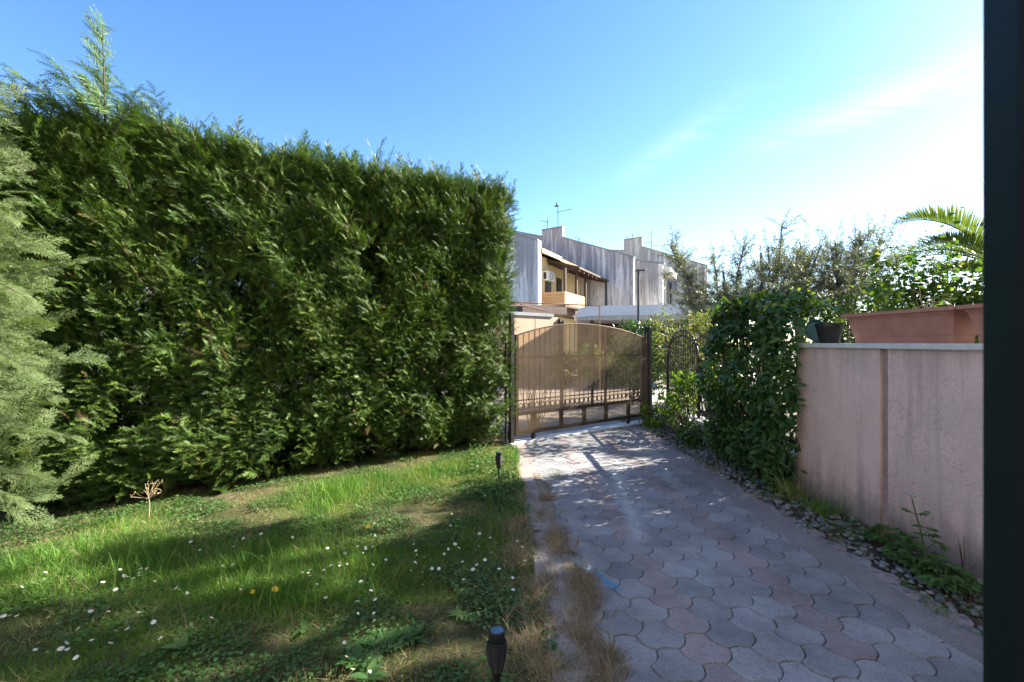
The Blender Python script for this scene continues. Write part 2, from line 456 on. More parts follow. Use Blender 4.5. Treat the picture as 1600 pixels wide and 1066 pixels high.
def paver_mat(name, c1, c2):
    m, nt, b = newmat(name)
    tc = N(nt, 'ShaderNodeTexCoord'); sx = N(nt, 'ShaderNodeSeparateXYZ'); nt.links.new(tc.outputs['Object'], sx.inputs[0])
    gi = N(nt, 'ShaderNodeNewGeometry')
    base = mix(nt, gi.outputs['Random Per Island'], c1, c2)
    big = ramp(nt, noise_node(nt, 2.4, 6, .7), [(.3, .58), (.7, 1.25)])
    c = mix(nt, 1.0, base, big, 'MULTIPLY')
    wh = ramp(nt, noise_node(nt, 170, 2, .6), [(.62, 0.0), (.72, .55)])
    bk = ramp(nt, noise_node(nt, 120, 3, .7), [(.32, .70), (.48, 0.0)])
    c = mix(nt, bk, c, (.055, .055, .06)); c = mix(nt, wh, c, (.42, .43, .45))
    # smear of blue chalk and a pale drip line, both spilt on the paving
    def seg(a, b_, width, soft, col_, colour, amount, nscale):
        ax, ay = a; bx, by = b_; L = sqrt((bx - ax) ** 2 + (by - ay) ** 2); ux, uy = (bx - ax) / L, (by - ay) / L
        dx = math_(nt, 'SUBTRACT', sx.outputs['X'], ax); dy = math_(nt, 'SUBTRACT', sx.outputs['Y'], ay)
        al = math_(nt, 'ADD', math_(nt, 'MULTIPLY', dx, ux), math_(nt, 'MULTIPLY', dy, uy))
        ac = math_(nt, 'ABSOLUTE', math_(nt, 'SUBTRACT', math_(nt, 'MULTIPLY', dx, uy), math_(nt, 'MULTIPLY', dy, ux)))
        inl = math_(nt, 'MULTIPLY', math_(nt, 'MULTIPLY', al, 12.0, True), math_(nt, 'MULTIPLY', math_(nt, 'SUBTRACT', L, al), 12.0, True))
        ina = math_(nt, 'SUBTRACT', 1.0, math_(nt, 'DIVIDE', ac, width), True)
        nz = ramp(nt, noise_node(nt, nscale, 4, .7), [(.35, .2), (.65, 1.0)])
        k = math_(nt, 'MULTIPLY', math_(nt, 'MULTIPLY', inl, ina), math_(nt, 'MULTIPLY', nz, amount), True)
        return mix(nt, k, col_, colour)
    a = G(911, 882); e = G(972, 926)
    c = seg(a[:2], e[:2], .045, .02, c, (.03, .22, .42), 1.5, 30)
    a = G(962, 738); e = G(1003, 850)
    c = seg(a[:2], e[:2], .10, .05, c, (.46, .47, .46), .9, 9)
    nt.links.new(c, b.inputs['Base Color']); b.inputs['Roughness'].default_value = .82
    b.inputs['Specular IOR Level'].default_value = .3
    bump(nt, b, noise_node(nt, 150, 4, .7), .5, .004)
    return m
M['paver'] = paver_mat('grey paver', (.225, .225, .228), (.315, .315, .318))
M['paver_pink'] = paver_mat('pink paver', (.255, .212, .208), (.315, .262, .256))
M['joint'] = surf('joint sand', (.055, .050, .044), (.10, .09, .075), 12, .95, 60, .4, .01)

def lawn_mat():
    m, nt, b = newmat('lawn soil and thatch')
    f = noise_node(nt, 2.2, 7, .7)
    c = ramp(nt, f, [(.3, (.060, .060, .028)), (.48, (.095, .085, .045)), (.6, (.16, .125, .08)), (.75, (.24, .19, .13))])
    g = ramp(nt, noise_node(nt, 55, 4, .8), [(.3, .45), (.7, 1.35)])
    c = mix(nt, 1.0, c, g, 'MULTIPLY')
    nt.links.new(c, b.inputs['Base Color']); b.inputs['Roughness'].default_value = .95
    b.inputs['Specular IOR Level'].default_value = .1
    bump(nt, b, noise_node(nt, 70, 4, .8), 1.0, .03)
    return m
M['lawn'] = lawn_mat()

def plexi_mat():
    """smoky brown acrylic sheet, dusty outside and in"""
    m, nt, b = newmat('smoky brown acrylic')
    b.inputs['Base Color'].default_value = (.30, .21, .13, 1); b.inputs['Roughness'].default_value = .35
    dust = ramp(nt, noise_node(nt, 1.4, 5, .7, stretch=(1, 1, 2.2)), [(.3, .10), (.7, .36)])
    c = mix(nt, ramp(nt, noise_node(nt, 5, 5, .7), [(.3, 0.0), (.7, 1.0)]), (.26, .20, .14), (.35, .27, .19))
    nt.links.new(c, b.inputs['Base Color'])
    tl = N(nt, 'ShaderNodeBsdfTranslucent'); nt.links.new(c, tl.inputs['Color'])
    half = N(nt, 'ShaderNodeMixShader'); half.inputs[0].default_value = .5
    nt.links.new(b.outputs[0], half.inputs[1]); nt.links.new(tl.outputs[0], half.inputs[2])
    tr = N(nt, 'ShaderNodeBsdfTransparent'); tr.inputs['Color'].default_value = (.92, .85, .77, 1)
    ms = N(nt, 'ShaderNodeMixShader'); nt.links.new(dust, ms.inputs[0])
    nt.links.new(tr.outputs[0], ms.inputs[1]); nt.links.new(half.outputs[0], ms.inputs[2])
    nt.links.new(ms.outputs[0], nt.nodes['Material Output'].inputs['Surface'])
    return m
M['plexi'] = plexi_mat()
M['glass'] = surf('window glass', (.03, .035, .04), (.05, .055, .06), 3, .08, spec=.6)

def pebble_mat():
    m, nt, b = newmat('pebbles')
    gi = N(nt, 'ShaderNodeNewGeometry')
    c = ramp(nt, gi.outputs['Random Per Island'], [(0, (.085, .09, .095)), (.5, (.155, .165, .175)), (1, (.27, .28, .285))])
    nt.links.new(c, b.inputs['Base Color']); b.inputs['Roughness'].default_value = .8
    return m
M['pebble'] = pebble_mat()

# ------------------------------------------------------------------ helpers for copies
def copy_tree(o, parent=None):
    c = o.copy(); col.objects.link(c)
    if parent is not None: c.parent = parent
    for ch in list(o.children): copy_tree(ch, c)
    return c

# ================================================================== THE SETTING
g = MB()
g.add([(-220, -60, -.06), (220, -60, -.06), (220, 420, -.06), (-220, 420, -.06)], [(0, 1, 2, 3)])
tag(g.build('ground', M['earth']), kind='structure')

# front line of the plot (hedge and gate stand on it)
GL = G(799, 693); GR = G(1013, 658)
gu = (GR - GL).normalized(); gn = Vector((gu.y, -gu.x, 0))      # gn points back to the house
GW = (GR - GL).length
def gp(s, t, z):         # along the gate line, towards the house, up
    return GL + gu * s + gn * t + Vector((0, 0, z))

# lawn: an uneven sheet between the hedge line and the drive
def lawn_z(x, y):
    return .022 * noise.noise(Vector((x * .9, y * .9, 3))) + .010 * noise.noise(Vector((x * 4, y * 4, 1)))
def hedge_line(s, t):    # s along from right end (0) to the left, t towards the house
    return GL - gu * s + gn * t
m_ = MB(); nx, ny = 70, 80
for j in range(ny + 1):
    for i in range(nx + 1):
        a = i / nx; yy = -.6 + (9.0 + .6) * j / ny
        xr = D(.26, yy).x
        x = xr - a * 8.5
        m_.v.append((x, yy, lawn_z(x, yy) - .005 - .02 * max(0, 1 - a * 30)))
for j in range(ny):
    for i in range(nx):
        q = j * (nx + 1) + i
        c = Vector(m_.v[q])
        if (c - GL).dot(gn) < -.75: continue
        m_.f.append((q, q + nx + 1, q + nx + 2, q + 1)); m_.m.append(0)
tag(m_.build('lawn', M['lawn'], smooth=True), kind='structure')

# drive: bell shaped interlocking pavers
pv = MB(); ps, pp, pa, pw = .18, .22, .055, .125
def arc(a, b, h, n=5):   # points from a to b (b left out), bulging to the left of the way by h
    d = Vector(b) - Vector(a); nn = Vector((-d.y, d.x)).normalized()
    return [Vector(a) + d * (k / n) + nn * h * sin(pi * k / n) for k in range(n)]
T1, T2, R_, B2, B1, L_ = (-pa, pp / 2), (pa, pp / 2), (pw, 0), (pa, -pp / 2), (-pa, -pp / 2), (-pw, 0)
outline = (arc(L_, B1, -.019) + arc(B1, B2, .013) + arc(B2, R_, -.019)
           + arc(R_, T2, .019) + arc(T2, T1, -.013) + arc(T1, L_, .019))
no = len(outline)
rp = random.Random(5)
for k in range(1, 13):
    for j in range(-8, 40):
        cx = .30 + ps * k; cy = pp * j + (pp / 2 if k % 2 else 0)
        w = D(cx, cy)
        if (w - GL).dot(gn) < .16: continue
        tx, ty, tz = rp.uniform(-.014, .014), rp.uniform(-.014, .014), rp.uniform(-.004, .002)
        vs = []
        for sc_, z in ((.945, 0), (.972, -.003), (.982, -.010), (.982, -.03)):
            for p in outline:
                q = D(cx + p.x * sc_, cy + p.y * sc_)
                q = q + Vector((rp.uniform(-.0014, .0014), rp.uniform(-.0014, .0014), 0))
                vs.append((q.x, q.y, z + tz + tx * p.x + ty * p.y))
        fs = [tuple(range(no))]
        for r in range(3):
            fs += [(r * no + i, (r + 1) * no + i, (r + 1) * no + (i + 1) % no, r * no + (i + 1) % no) for i in range(no)]
        pv.add(vs, fs, 1 if (k % 4 == 0 and rp.random() < .93) else 0)
drive = pv.build('driveway', [M['paver'], M['paver_pink']])
tag(drive, kind='structure')
jb = MB()
jb.add([D(.2, -2, -.011), D(2.45, -2, -.011), gp(GW - .3, .05, -.011), gp(.2, .05, -.011)], [(0, 1, 2, 3)])
tag(jb.build('driveway_bed', M['joint']), kind='structure')

def ragged_strip(x0f, x1f, y0, y1, n, z, zdrop=.02):
    mb = MB(); vs = []
    for i in range(n + 1):
        y = y0 + (y1 - y0) * i / n
        for x, zz in ((x0f(y), z - zdrop), (x0f(y) + .008, z), (x1f(y) - .008, z), (x1f(y), z - zdrop)):
            vs.append(D(x, y, zz))
    mb.add(vs, [(i * 4 + k, i * 4 + k + 1, i * 4 + k + 5, i * 4 + k + 4) for i in range(n) for k in range(3)])
    return mb
nz = lambda y, s, a, f: a * noise.noise(Vector((y * f, s, 0)))
def y_gate(x):           # where the drive-aligned line x meets the gate line (drive coordinates)
    a = D(x, 0); b = D(x, 1) - a
    return ((GL - a).dot(gn) + .10) / b.dot(gn)
b_ = ragged_strip(lambda y: 2.23 + nz(y, 1, .08, 1.3) + nz(y, 2, .05, 5), lambda y: 2.44 + nz(y, 3, .012, 3), -1.5, y_gate(2.3), 150, .004, .016)
tag(b_.build('driveway_border', M['border']), kind='structure')
b_ = ragged_strip(lambda y: .25 + nz(y, 7, .012, 2), lambda y: .46 + nz(y, 8, .02, 4), -1.5, y_gate(.35), 110, .005, .03)
tag(b_.build('path_strip', M['strip']), kind='structure')
b_ = ragged_strip(lambda y: .425 + nz(y, 17, .04, 3) + nz(y, 18, .02, 9), lambda y: .525 + nz(y, 19, .05, 2.5) + nz(y, 20, .025, 8), -1.5, 5.2, 220, .009, .02)
M['strip_soil'] = surf('dry soil in the paving joint', (.17,.135,.10), (.27,.225,.17), 12, .95, 60, .8, .012, fine=(140, .35))
tag(b_.build('soil_strip', M['strip_soil']), kind='structure')

sl = MB(); sl.bbox(-.05, GW + .1, -.14, .09, -.08, .012, .008, 0, lambda x, y, z: gp(x, y, z))
tag(sl.build('threshold_kerb', M['stone_white']), kind='structure')

rd = MB()
rd.add([gp(-14, -.16, -.03), gp(16, -.16, -.03), gp(26, -14, -.03), gp(-10, -17, -.03)], [(0, 1, 2, 3)])
tag(rd.build('road', M['asphalt']), kind='structure')

# gravel strip along the wall
gs = MB(); gs.add([D(2.42, -1.5, -.02), D(3.3, -1.5, -.02), D(3.3, 9.2, -.02), D(2.42, 9.2, -.02)], [(0, 1, 2, 3)])
tag(gs.build('gravel_bed', M['soil']), kind='structure')
def pebble(seed):
    r = random.Random(seed); vs = []; qs = []
    for i, (rr, z) in enumerate(((.25, -.6), (.8, -.45), (1, 0), (.75, .5), (.25, .68))):
        for k in range(8):
            w = 2 * pi * k / 8; q = rr * r.uniform(.88, 1.1)
            vs.append((q * cos(w), q * sin(w) * .8, z * .75))
    for i in range(4):
        for k in range(8):
            qs.append((i * 8 + k, i * 8 + (k + 1) % 8, (i + 1) * 8 + (k + 1) % 8, (i + 1) * 8 + k))
    qs += [(32, 33, 34, 35), (32, 35, 36, 39), (36, 37, 38, 39)]
    return template(vs, qs)
PEB = [pebble(i) for i in range(5)]
L = Leaves(); n = 1900
xs = rng.uniform(2.46, 3.07, n); ys = rng.uniform(.6, 8.6, n) ** 1.0
pos = np.array([D(x, y, -.012 + rng.uniform(0, .012)) for x, y in zip(xs, ys)])
an = rng.uniform(0, 2 * pi, n)
L.put(PEB, pos, np.stack([np.cos(an), np.sin(an), rng.uniform(-.2, .2, n)], 1), np.tile([0, 0, 1.], (n, 1)) + rng.normal(0, .15, (n, 3)), rng.uniform(.012, .032, n), .5)
o = L.build('gravel', M['pebble'], smooth=True); tag(o, kind='stuff')

# ================================================================== GARDEN WALL
wl = empty('garden_wall', D(3.09, 2, 0), 'pink stucco garden wall with white stone coping carrying the flower boxes', 'wall')
wy0, wy1 = -1.5, 4.57
Dd = lambda x, y, z: D(x, y, z)
w = MB()
w.box(3.09, 3.34, 3.56, wy1, -.1, 1.453, 0, Dd)
w.box(3.096, 3.34, wy0, 3.49, -.1, 1.453, 0, Dd)
w.build('wall_body', M['stucco'], wl)
w = MB(); w.box(3.112, 3.34, 3.49, 3.56, -.1, 1.452, 0, Dd); w.build('recessed_joint', M['stucco_worn'], wl)
w = MB(); w.bbox(3.055, 3.39, wy0, wy1 + .03, 1.453, 1.494, .006, 0, Dd); w.build('coping', M['stone_white'], wl)

# flower boxes on the wall
def planter(y0, y1, x0, z0, label, h=.255, wd=.34):
    r = empty('planter', D(x0 + wd / 2, (y0 + y1) / 2, z0), label, 'planter', 'terracotta flower boxes on the wall')
    m = MB()
    def ring(ins, z, k=.02):
        a, b, c, d = x0 + ins, x0 + wd - ins, y0 + ins, y1 - ins
        return [D(a + k, c, z), D(a, c + k, z), D(a, d - k, z), D(a + k, d, z), D(b - k, d, z), D(b, d - k, z), D(b, c + k, z), D(b - k, c, z)]
    prof = [(.075, z0 + .0), (.072, z0 + .052), (.069, z0 + .055), (.067, z0 + .062), (.055, z0 + .12), (.035, z0 + h - .03), (.022, z0 + h - .028), (.0, z0 + h - .026), (0, z0 + h), (.02, z0 + h), (.03, z0 + h - .05)]
    vs = []
    for i, z in prof: vs += ring(i, z)
    fs = [tuple(range(7, -1, -1))]
    for q in range(len(prof) - 1):
        for k in range(8):
            l = (k + 1) % 8
            fs.append((q * 8 + k, q * 8 + l, (q + 1) * 8 + l, (q + 1) * 8 + k))
    m.add(vs, fs); m.build('box', M['terracotta'], r)
    m = MB(); m.add(ring(.032, z0 + h - .045), [tuple(range(8))]); m.build('soil', M['soil'], r, fix=False)
    return r
planter(2.98, 3.99, 3.085, 1.494, 'long terracotta plastic flower box on the wall, shown whole, beside the black pot')
planter(2.02, 2.965, 3.085, 1.494, 'terracotta flower box on the wall, mostly hidden behind the green door frame')

pt = empty('flower_pot', D(3.17, 4.24, 1.494), 'small tapering black plastic plant pot on the wall coping', 'pot')
m = MB(); c = D(3.17, 4.22, 1.494)
m.lathe([(.072, 0), (.078, .0), (.105, .12), (.112, .155), (.118, .156), (.118, .185), (.108, .185), (.100, .15)], c, 24)
m.build('pot', M['black_plastic'], pt, True)
m = MB(); m.lathe([(.001, .150), (.102, .150)], c, 24, cap=False); m.build('soil', M['soil'], pt, fix=False)
di = empty('dish', D(3.22, 4.53, 1.494), 'round teal plastic dish standing on edge behind the black pot', 'dish')
m = MB()
m.lathe([(.001, 0), (.095, 0), (.115, .03), (.12, .03), (.10, -.008), (.001, -.008)], (0, 0, 0), 28, cap=False)
q = Matrix.Translation(D(3.20, 4.46, 1.494 + .118)) @ Matrix.Rotation(DEL, 4, 'Z') @ Matrix.Rotation(radians(78), 4, 'X')
m.v = [tuple(q @ Vector(v)) for v in m.v]; m.build('dish_bowl', M['teal'], di, True)

# dry stems standing in the long flower box
r = empty('dry_plant', D(3.25, 3.30, 1.70), 'leafless straw coloured dry stems standing in the long flower box', 'plant')
m = MB(); rr = random.Random(3)
for k in range(7):
    b = D(3.24 + rr.uniform(-.03, .03), 3.30 + rr.uniform(-.08, .08), 1.69); p = [b]
    d = Vector((rr.uniform(-.5, .4), rr.uniform(-.3, .3), 1)).normalized()
    for q in range(4):
        d = (d + Vector((rr.uniform(-.5, .5), rr.uniform(-.4, .4), -.16 * q))).normalized()
        p.append(p[-1] + d * rr.uniform(.05, .085))
    m.tube(p, [.0042, .0018], 6)
m.build('dry_stems', M['straw'], r, True)

# ================================================================== DRIVE GATE
gt = empty('driveway_gate', gp(GW / 2, 0, 0), 'arched dark iron driveway gate backed with smoky brown plastic sheet', 'gate')
gfn = lambda x, y, z: gp(x, y, z)
def arch(s):
    t = s / GW
    return 1.56 + .25 * (1 - ((t - .45) / .55) ** 2) if t > .45 else 1.56 + .25 * (1 - ((t - .45) / .47) ** 2)
m = MB()                                                     # fixed outer frame of the leaf
e = .07
m.box(e, e + .05, -.02, .02, .1, arch(e) + .02, 0, gfn)
m.box(GW - e - .16, GW - e, -.02, .02, .1, arch(GW - e) + .02, 0, gfn)
m.box(e + .05, GW - e - .16, -.019, .019, .11, .165, 0, gfn)
m.box(e + .05, GW - e - .16, -.019, .019, .40, .45, 0, gfn)
m.box(e + .05, GW - e - .16, -.012, .012, .62, .635, 0, gfn)
m.box(e + .05, GW - e - .16, -.012, .012, 1.26, 1.29, 0, gfn)
pts = [gp(e + (GW - 2 * e) * i / 28, 0, arch(e + (GW - 2 * e) * i / 28)) for i in range(29)]
m.tube(pts, .012, 6)
m.build('gate_frame', M['iron_brown'], gt)
for s in (1.02, 1.72, 2.05):
    m = MB(); m.box(s - .018, s + .018, -.017, .017, .45, arch(s) - .01, 0, gfn); m.build('upright', M['iron_brown'], gt)
for s in (.42, 1.0, 1.52, 2.06, 2.66):
    m = MB(); m.box(s - .035, s + .035, -.016, .016, .165, .40, 0, gfn); m.build('strut', M['iron_brown'], gt)
nb = 27; s0, s1 = e + .05, GW - e - .16
for i in range(1, nb):
    s = s0 + (s1 - s0) * i / nb
    if min(abs(s - q) for q in (1.02, 1.72, 2.05)) < .03: continue
    m = MB(); m.tube([gp(s, 0, .45), gp(s, 0, .62)], .007, 6); m.tube([gp(s, 0, .635), gp(s, 0, arch(s) - .005)], .007, 6)
    m.build('bar', M['iron_brown'], gt)
for i in range(nb):
    s = s0 + (s1 - s0) * (i + .5) / nb
    m = MB(); m.ring(gp(s, .0, .535), gu, Vector((0, 0, 1)), .043, .0075); m.build('ring', M['iron_brown'], gt, True)
for s in (.42, 2.66):
    m = MB(); m.box(s - .02, s + .02, -.03, .03, .05, .11, 0, gfn)
    c = gp(s, 0, .052)
    m.tube([c + gn * .014, c - gn * .014], .04, 14); m.build('wheel', M['iron'], gt)
m = MB(); n = 44
lo, hi = [], []
for i in range(n + 1):
    s = .06 + (GW - .12) * i / n
    lo.append((s, .115)); hi.append((s, arch(s) + .008))
poly = lo + hi[::-1]
vs = []; fs = []
for t_ in (.031, .026):
    vs += [gp(a, t_, z) for a, z in lo] + [gp(a, t_, z) for a, z in hi]
k = n + 1
for i in range(n):
    fs.append((i, i + 1, k + i + 1, k + i)); fs.append((2 * k + i + 1, 2 * k + i, 3 * k + i, 3 * k + i + 1))
    fs.append((k + i, k + i + 1, 3 * k + i + 1, 3 * k + i)); fs.append((i + 1, i, 2 * k + i, 2 * k + i + 1))
m.add(vs, fs); m.build('backing_sheet', M['plexi'], gt)

p = empty('gate_post', gp(0, 0, 0), 'tall slim black gate post against the end of the cypress hedge', 'post', 'gate posts')
m = MB(); m.bbox(-.035, .035, -.035, .035, -.05, 1.94, .006, 0, gfn); m.build('post_shaft', M['iron'], p)
m = MB(); m.box(-.11, -.085, -.02, .02, 0, 1.5, 0, gfn); m.box(-.085, -.035, -.01, .01, .3, .33, 0, gfn); m.box(-.085, -.035, -.01, .01, 1.3, 1.33, 0, gfn); m.build('guide_rail', M['iron'], p)
p = empty('gate_post', gp(GW, 0, 0), 'black double gate post with finial beside the small arched gate', 'post', 'gate posts')
m = MB(); m.bbox(.0 + GW, .07 + GW, -.04, .04, -.05, 1.80, .006, 0, gfn); m.build('post_shaft', M['iron'], p)
m = MB(); m.box(GW - .06, GW - .03, -.06, -.03, 0, 1.84, 0, gfn); m.build('guide_rail', M['iron'], p)
m = MB(); m.tube([gp(GW + .035 + .075 * sin(a) - .045, -.02, 1.79 + .075 * (1 - cos(a)) * .8) for a in np.linspace(-1.5, 1.5, 9)], .011, 6)
m.ring(gp(GW - .012, -.02, 1.76), gu, Vector((0, 0, 1)), .03, .009); m.build('finial', M['iron'], p, True)

# ================================================================== SIDE FENCE, SMALL ARCHED GATE, LOW WALL
fy0, fy1 = 4.62, 8.45
p = empty('low_wall', D(3.2, 6.5, 0), 'low white capped wall under the small arched gate and laurel', 'wall')
m = MB(); m.box(3.10, 3.30, fy0, fy1, -.1, .27, 0, Dd); m.build('wall_body', M['concrete'], p)
m = MB(); m.bbox(3.07, 3.33, fy0, fy1 + .03, .27, .31, .006, 0, Dd); m.build('coping', M['stone_white'], p)
p = empty('iron_fence', D(3.2, 5.8, .31), 'low iron railing overgrown by the laurel hedge', 'fence')
m = MB(); m.box(3.18, 3.22, 4.66, 7.0, 1.20, 1.235, 0, Dd); m.box(3.18, 3.22, 4.66, 7.0, .42, .45, 0, Dd); m.build('rail', M['iron'], p)
for i in range(19):
    y = 4.72 + i * .125
    m = MB(); m.tube([D(3.2, y, .31), D(3.2, y, 1.30)], .007, 6); m.build('bar', M['iron'], p)
p = empty('arched_gate', D(3.2, 7.75, .31), 'small arched black iron gate of closely set bars among shrubs', 'gate')
ga, gb = 7.08, 8.38; gm = (ga + gb) / 2; gr = (gb - ga) / 2
az = lambda y: 1.22 + .40 * sqrt(max(0, 1 - ((y - gm) / gr) ** 2))
m = MB()
for y in (ga, gb): m.box(3.18, 3.22, y - .02, y + .02, .31, 1.26, 0, Dd)
for k_, z_ in ((0, 0), (1, .09)):
    m.tube([D(3.2, gm - gr * cos(a), 1.22 + (.40 + 0) * sin(a) + z_ * sin(a)) for a in np.linspace(0.02, pi - .02, 25)], .014, 6)
m.box(3.185, 3.215, ga, gb, .55, .58, 0, Dd); m.box(3.185, 3.215, ga, gb, 1.0, 1.025, 0, Dd)
m.build('gate_frame', M['iron'], p)
for i in range(1, 18):
    y = ga + (gb - ga) * i / 18
    m = MB(); m.tube([D(3.2, y, .33), D(3.2, y, az(y) + .09)], .009, 6); m.build('bar', M['iron'], p)
m = MB(); m.box(3.16, 3.24, gm - .04, gm + .04, .75, .95, 0, Dd); m.build('lock_case', M['iron'], p)

# ================================================================== GARDEN TORCH LAMPS
def torch(loc, z_tip, label):
    r = empty('solar_torch', (loc[0], loc[1], 0), label, 'garden light', 'solar garden torches')
    c = (loc[0], loc[1], z_tip)
    m = MB(); m.lathe([(.025, .003), (.0252, .004), (.001, .005)], c, 24, cap=False); m.build('solar_panel', M['solar'], r, True)
    m = MB(); m.lathe([(.026, .006), (.030, .004), (.031, -.004), (.031, -.022), (.029, -.026), (.029, -.034), (.001, -.034)], c, 24, cap=False)
    m.lathe([(.026, .006), (.026, .002), (.001, .002)], c, 24, cap=False); m.build('cap', M['black_plastic'], r, True)
    body = [(.033, -.034), (.037, -.060), (.036, -.085), (.030, -.120), (.020, -.150), (.012, -.172), (.0092, -.185)]
    rad = lambda z: np.interp(-z, [-b[1] for b in body], [b[0] for b in body])
    m = MB()
    for k in range(8):
        a = 2 * pi * k / 8 + .2
        m.tube([Vector(c) + Vector((q * cos(a), q * sin(a), z)) for q, z in body], .0035, 5)
    for i in range(12):
        z = -.038 - i * .0098
        m.ring(Vector(c) + Vector((0, 0, z)), (1, 0, 0), (0, 1, 0), float(rad(z)), .0026, 20, 5)
    m.lathe([(.020, -.150), (.021, -.150), (.0122, -.172), (.0095, -.19)], c, 16); m.build('cage', M['black_plastic'], r, True)
    m = MB(); m.lathe([(.025, -.036), (.028, -.06), (.027, -.085), (.021, -.12), (.012, -.148)], c, 16); m.build('diffuser', M['diffuser'], r, True)
    m = MB(); m.lathe([(.0095, -.188), (.0095, -(z_tip - .02)), (.006, -(z_tip - .01)), (.001, -(z_tip + .08))], c, 12); m.build('stake', M['black_plastic'], r, True)
    return r
torch(P(776.5, 990, 1.74)[:2], P(776.5, 986, 1.74).z, 'black solar garden torch close up in front beside the path strip')
torch(G(779.5, 751)[:2], P(779, 707, G(779.5, 751).y).z, 'black solar garden torch far back near the gate post')

# ================================================================== DOOR FRAME WE LOOK OUT OF
df = empty('door_frame', (.5, .33, 0), 'dark green door frame close to the viewer, blurred', 'door frame')
m = MB(); m.bbox(.3655, .425, .322, .355, -.02, 2.45, .002); m.build('outer_stop', M['door_green'], df)
m = MB(); m.box(.357, .425, .285, .3218, -.02, 2.45); m.build('jamb', M['rubber'], df)
m = MB(); m.bbox(.33, .45, .27, .37, -.06, -.02, .004); m.build('base_plate', M['stone_white'], df)

# ================================================================== CYPRESS HEDGE
HL = 5.2          # length of the hedge, from its right end at the gate post to the left
def htop(s):      # height of the clipped top
    return float(np.interp(s, [0, .6, 1.6, 3, 4.2, 4.7, 5.2], [3.72, 3.68, 3.60, 3.50, 3.48, 3.38, 3.15])) + .07 * noise.noise(Vector((s * 3, 5, 2)))
def hedge_pt(s, t, z):
    q = hedge_line(s, t); return np.array((q.x, q.y, z))
def lump(s, z):
    return .16 * noise.noise(Vector((s * 1.7, z * 1.7, 0))) + .09 * noise.noise(Vector((s * 4, z * 4, 7)))
hg = empty('cypress_hedge', hedge_line(3, -.2), 'tall clipped dark green cypress hedge bordering the lawn', 'hedge')
gu_n, gn_n, up = np.array(gu), np.array(gn), np.array((0, 0, 1.0))
L = Leaves()
def face_layer(n, depth0, depth1, scl, tint0, zlo=.06, tilt=.55):
    pos = []; dd = []; nn = []; tt = []
    while len(pos) < n:
        s = rng.uniform(.05, HL); z = rng.uniform(zlo, htop(s))
        hole = noise.noise(Vector((s * 2.2, z * 2.2, 11)))
        foot = min(1, max(.0, (z - .0) / .5))
        if rng.random() > (.92 + 1.6 * hole * (depth0 > -.3)) * (.35 + .65 * foot): continue
        dp = rng.uniform(depth0, depth1) + lump(s, z) - .16 * (1 - foot) - .05 * (s < .15)
        pos.append(hedge_pt(s, dp, z))
        sw = .5 * noise.noise(Vector((s * .8, z * .8, 20)))
        d = gn_n * rng.uniform(.35, .85) + up * (tilt + .16 * z / 3.5 + rng.normal(0, .26)) - gu_n * (.32 + sw + rng.normal(0, .32))
        dd.append(d); nn.append(rng.normal(0, 1, 3) * .6 + up * .55 + gu_n * .35 + gn_n * .1)
        tt.append(tint0 + .20 * noise.noise(Vector((s * 2, z * 2, 3))) + rng.normal(0, .17) + (.45 if rng.random() < .03 and noise.noise(Vector((s * 1.5, z * 1.5, 77))) > .25 else 0))
    L.put(SPRAYS, pos, dd, nn, rng.gamma(16, 1 / 16, n).clip(.6, 1.6) * scl, tt)
face_layer(27000, -.06, .07, .112, .54)
face_layer(9500, -.26, -.09, .15, .48)
face_layer(6500, -.46, -.24, .21, .48)
face_layer(6000, -.80, -.46, .26, .48)
# right-hand end, turned to the gate
n = 4200; pos = []; dd = []; nn = []
for _ in range(n):
    z = rng.uniform(.1, 1) * 3.68; t = rng.uniform(-.95, .05)
    pos.append(hedge_pt(rng.uniform(.0, .12) - .12 * lump(z * 1.3, t), t, z))
    dd.append(gu_n * rng.uniform(.3, .9) + up * (.6 + rng.normal(0, .3)) + gn_n * rng.normal(.1, .4)); nn.append(rng.normal(0, 1, 3) + up * .5)
L.put(SPRAYS, pos, dd, nn, rng.uniform(.09, .15, n), .52 + rng.normal(0, .1, n))
# top: upright shoots of uneven length
n = 3600; pos = []; dd = []; nn = []; ss = []
for _ in range(n):
    s = rng.uniform(-.02, HL); t = rng.uniform(-.95, .06)
    z = htop(s) - rng.uniform(-.02, .22)
    pos.append(hedge_pt(s, t, z)); tall = rng.random() < .10
    dd.append(up * 1.0 + rng.normal(0, .24, 3) - gu_n * .22 + gn_n * .15); nn.append(rng.normal(0, 1, 3))
    ss.append(rng.uniform(.26, .40) if tall else rng.uniform(.15, .26))
L.put(SPRAYS, pos, dd, nn, ss, .60 + rng.normal(0, .12, n))
n = 5200; pos = []; dd = []; nn = []           # road side
for _ in range(n):
    s = rng.uniform(0, HL); z = rng.uniform(.4, 1) * htop(s)
    pos.append(hedge_pt(s, -.95 - rng.uniform(0, .12), z)); dd.append(-gn_n * .7 + up * .6 + rng.normal(0, .3, 3)); nn.append(rng.normal(0, 1, 3))
L.put(SPRAYS, pos, dd, nn, rng.uniform(.16, .25, n), .48)
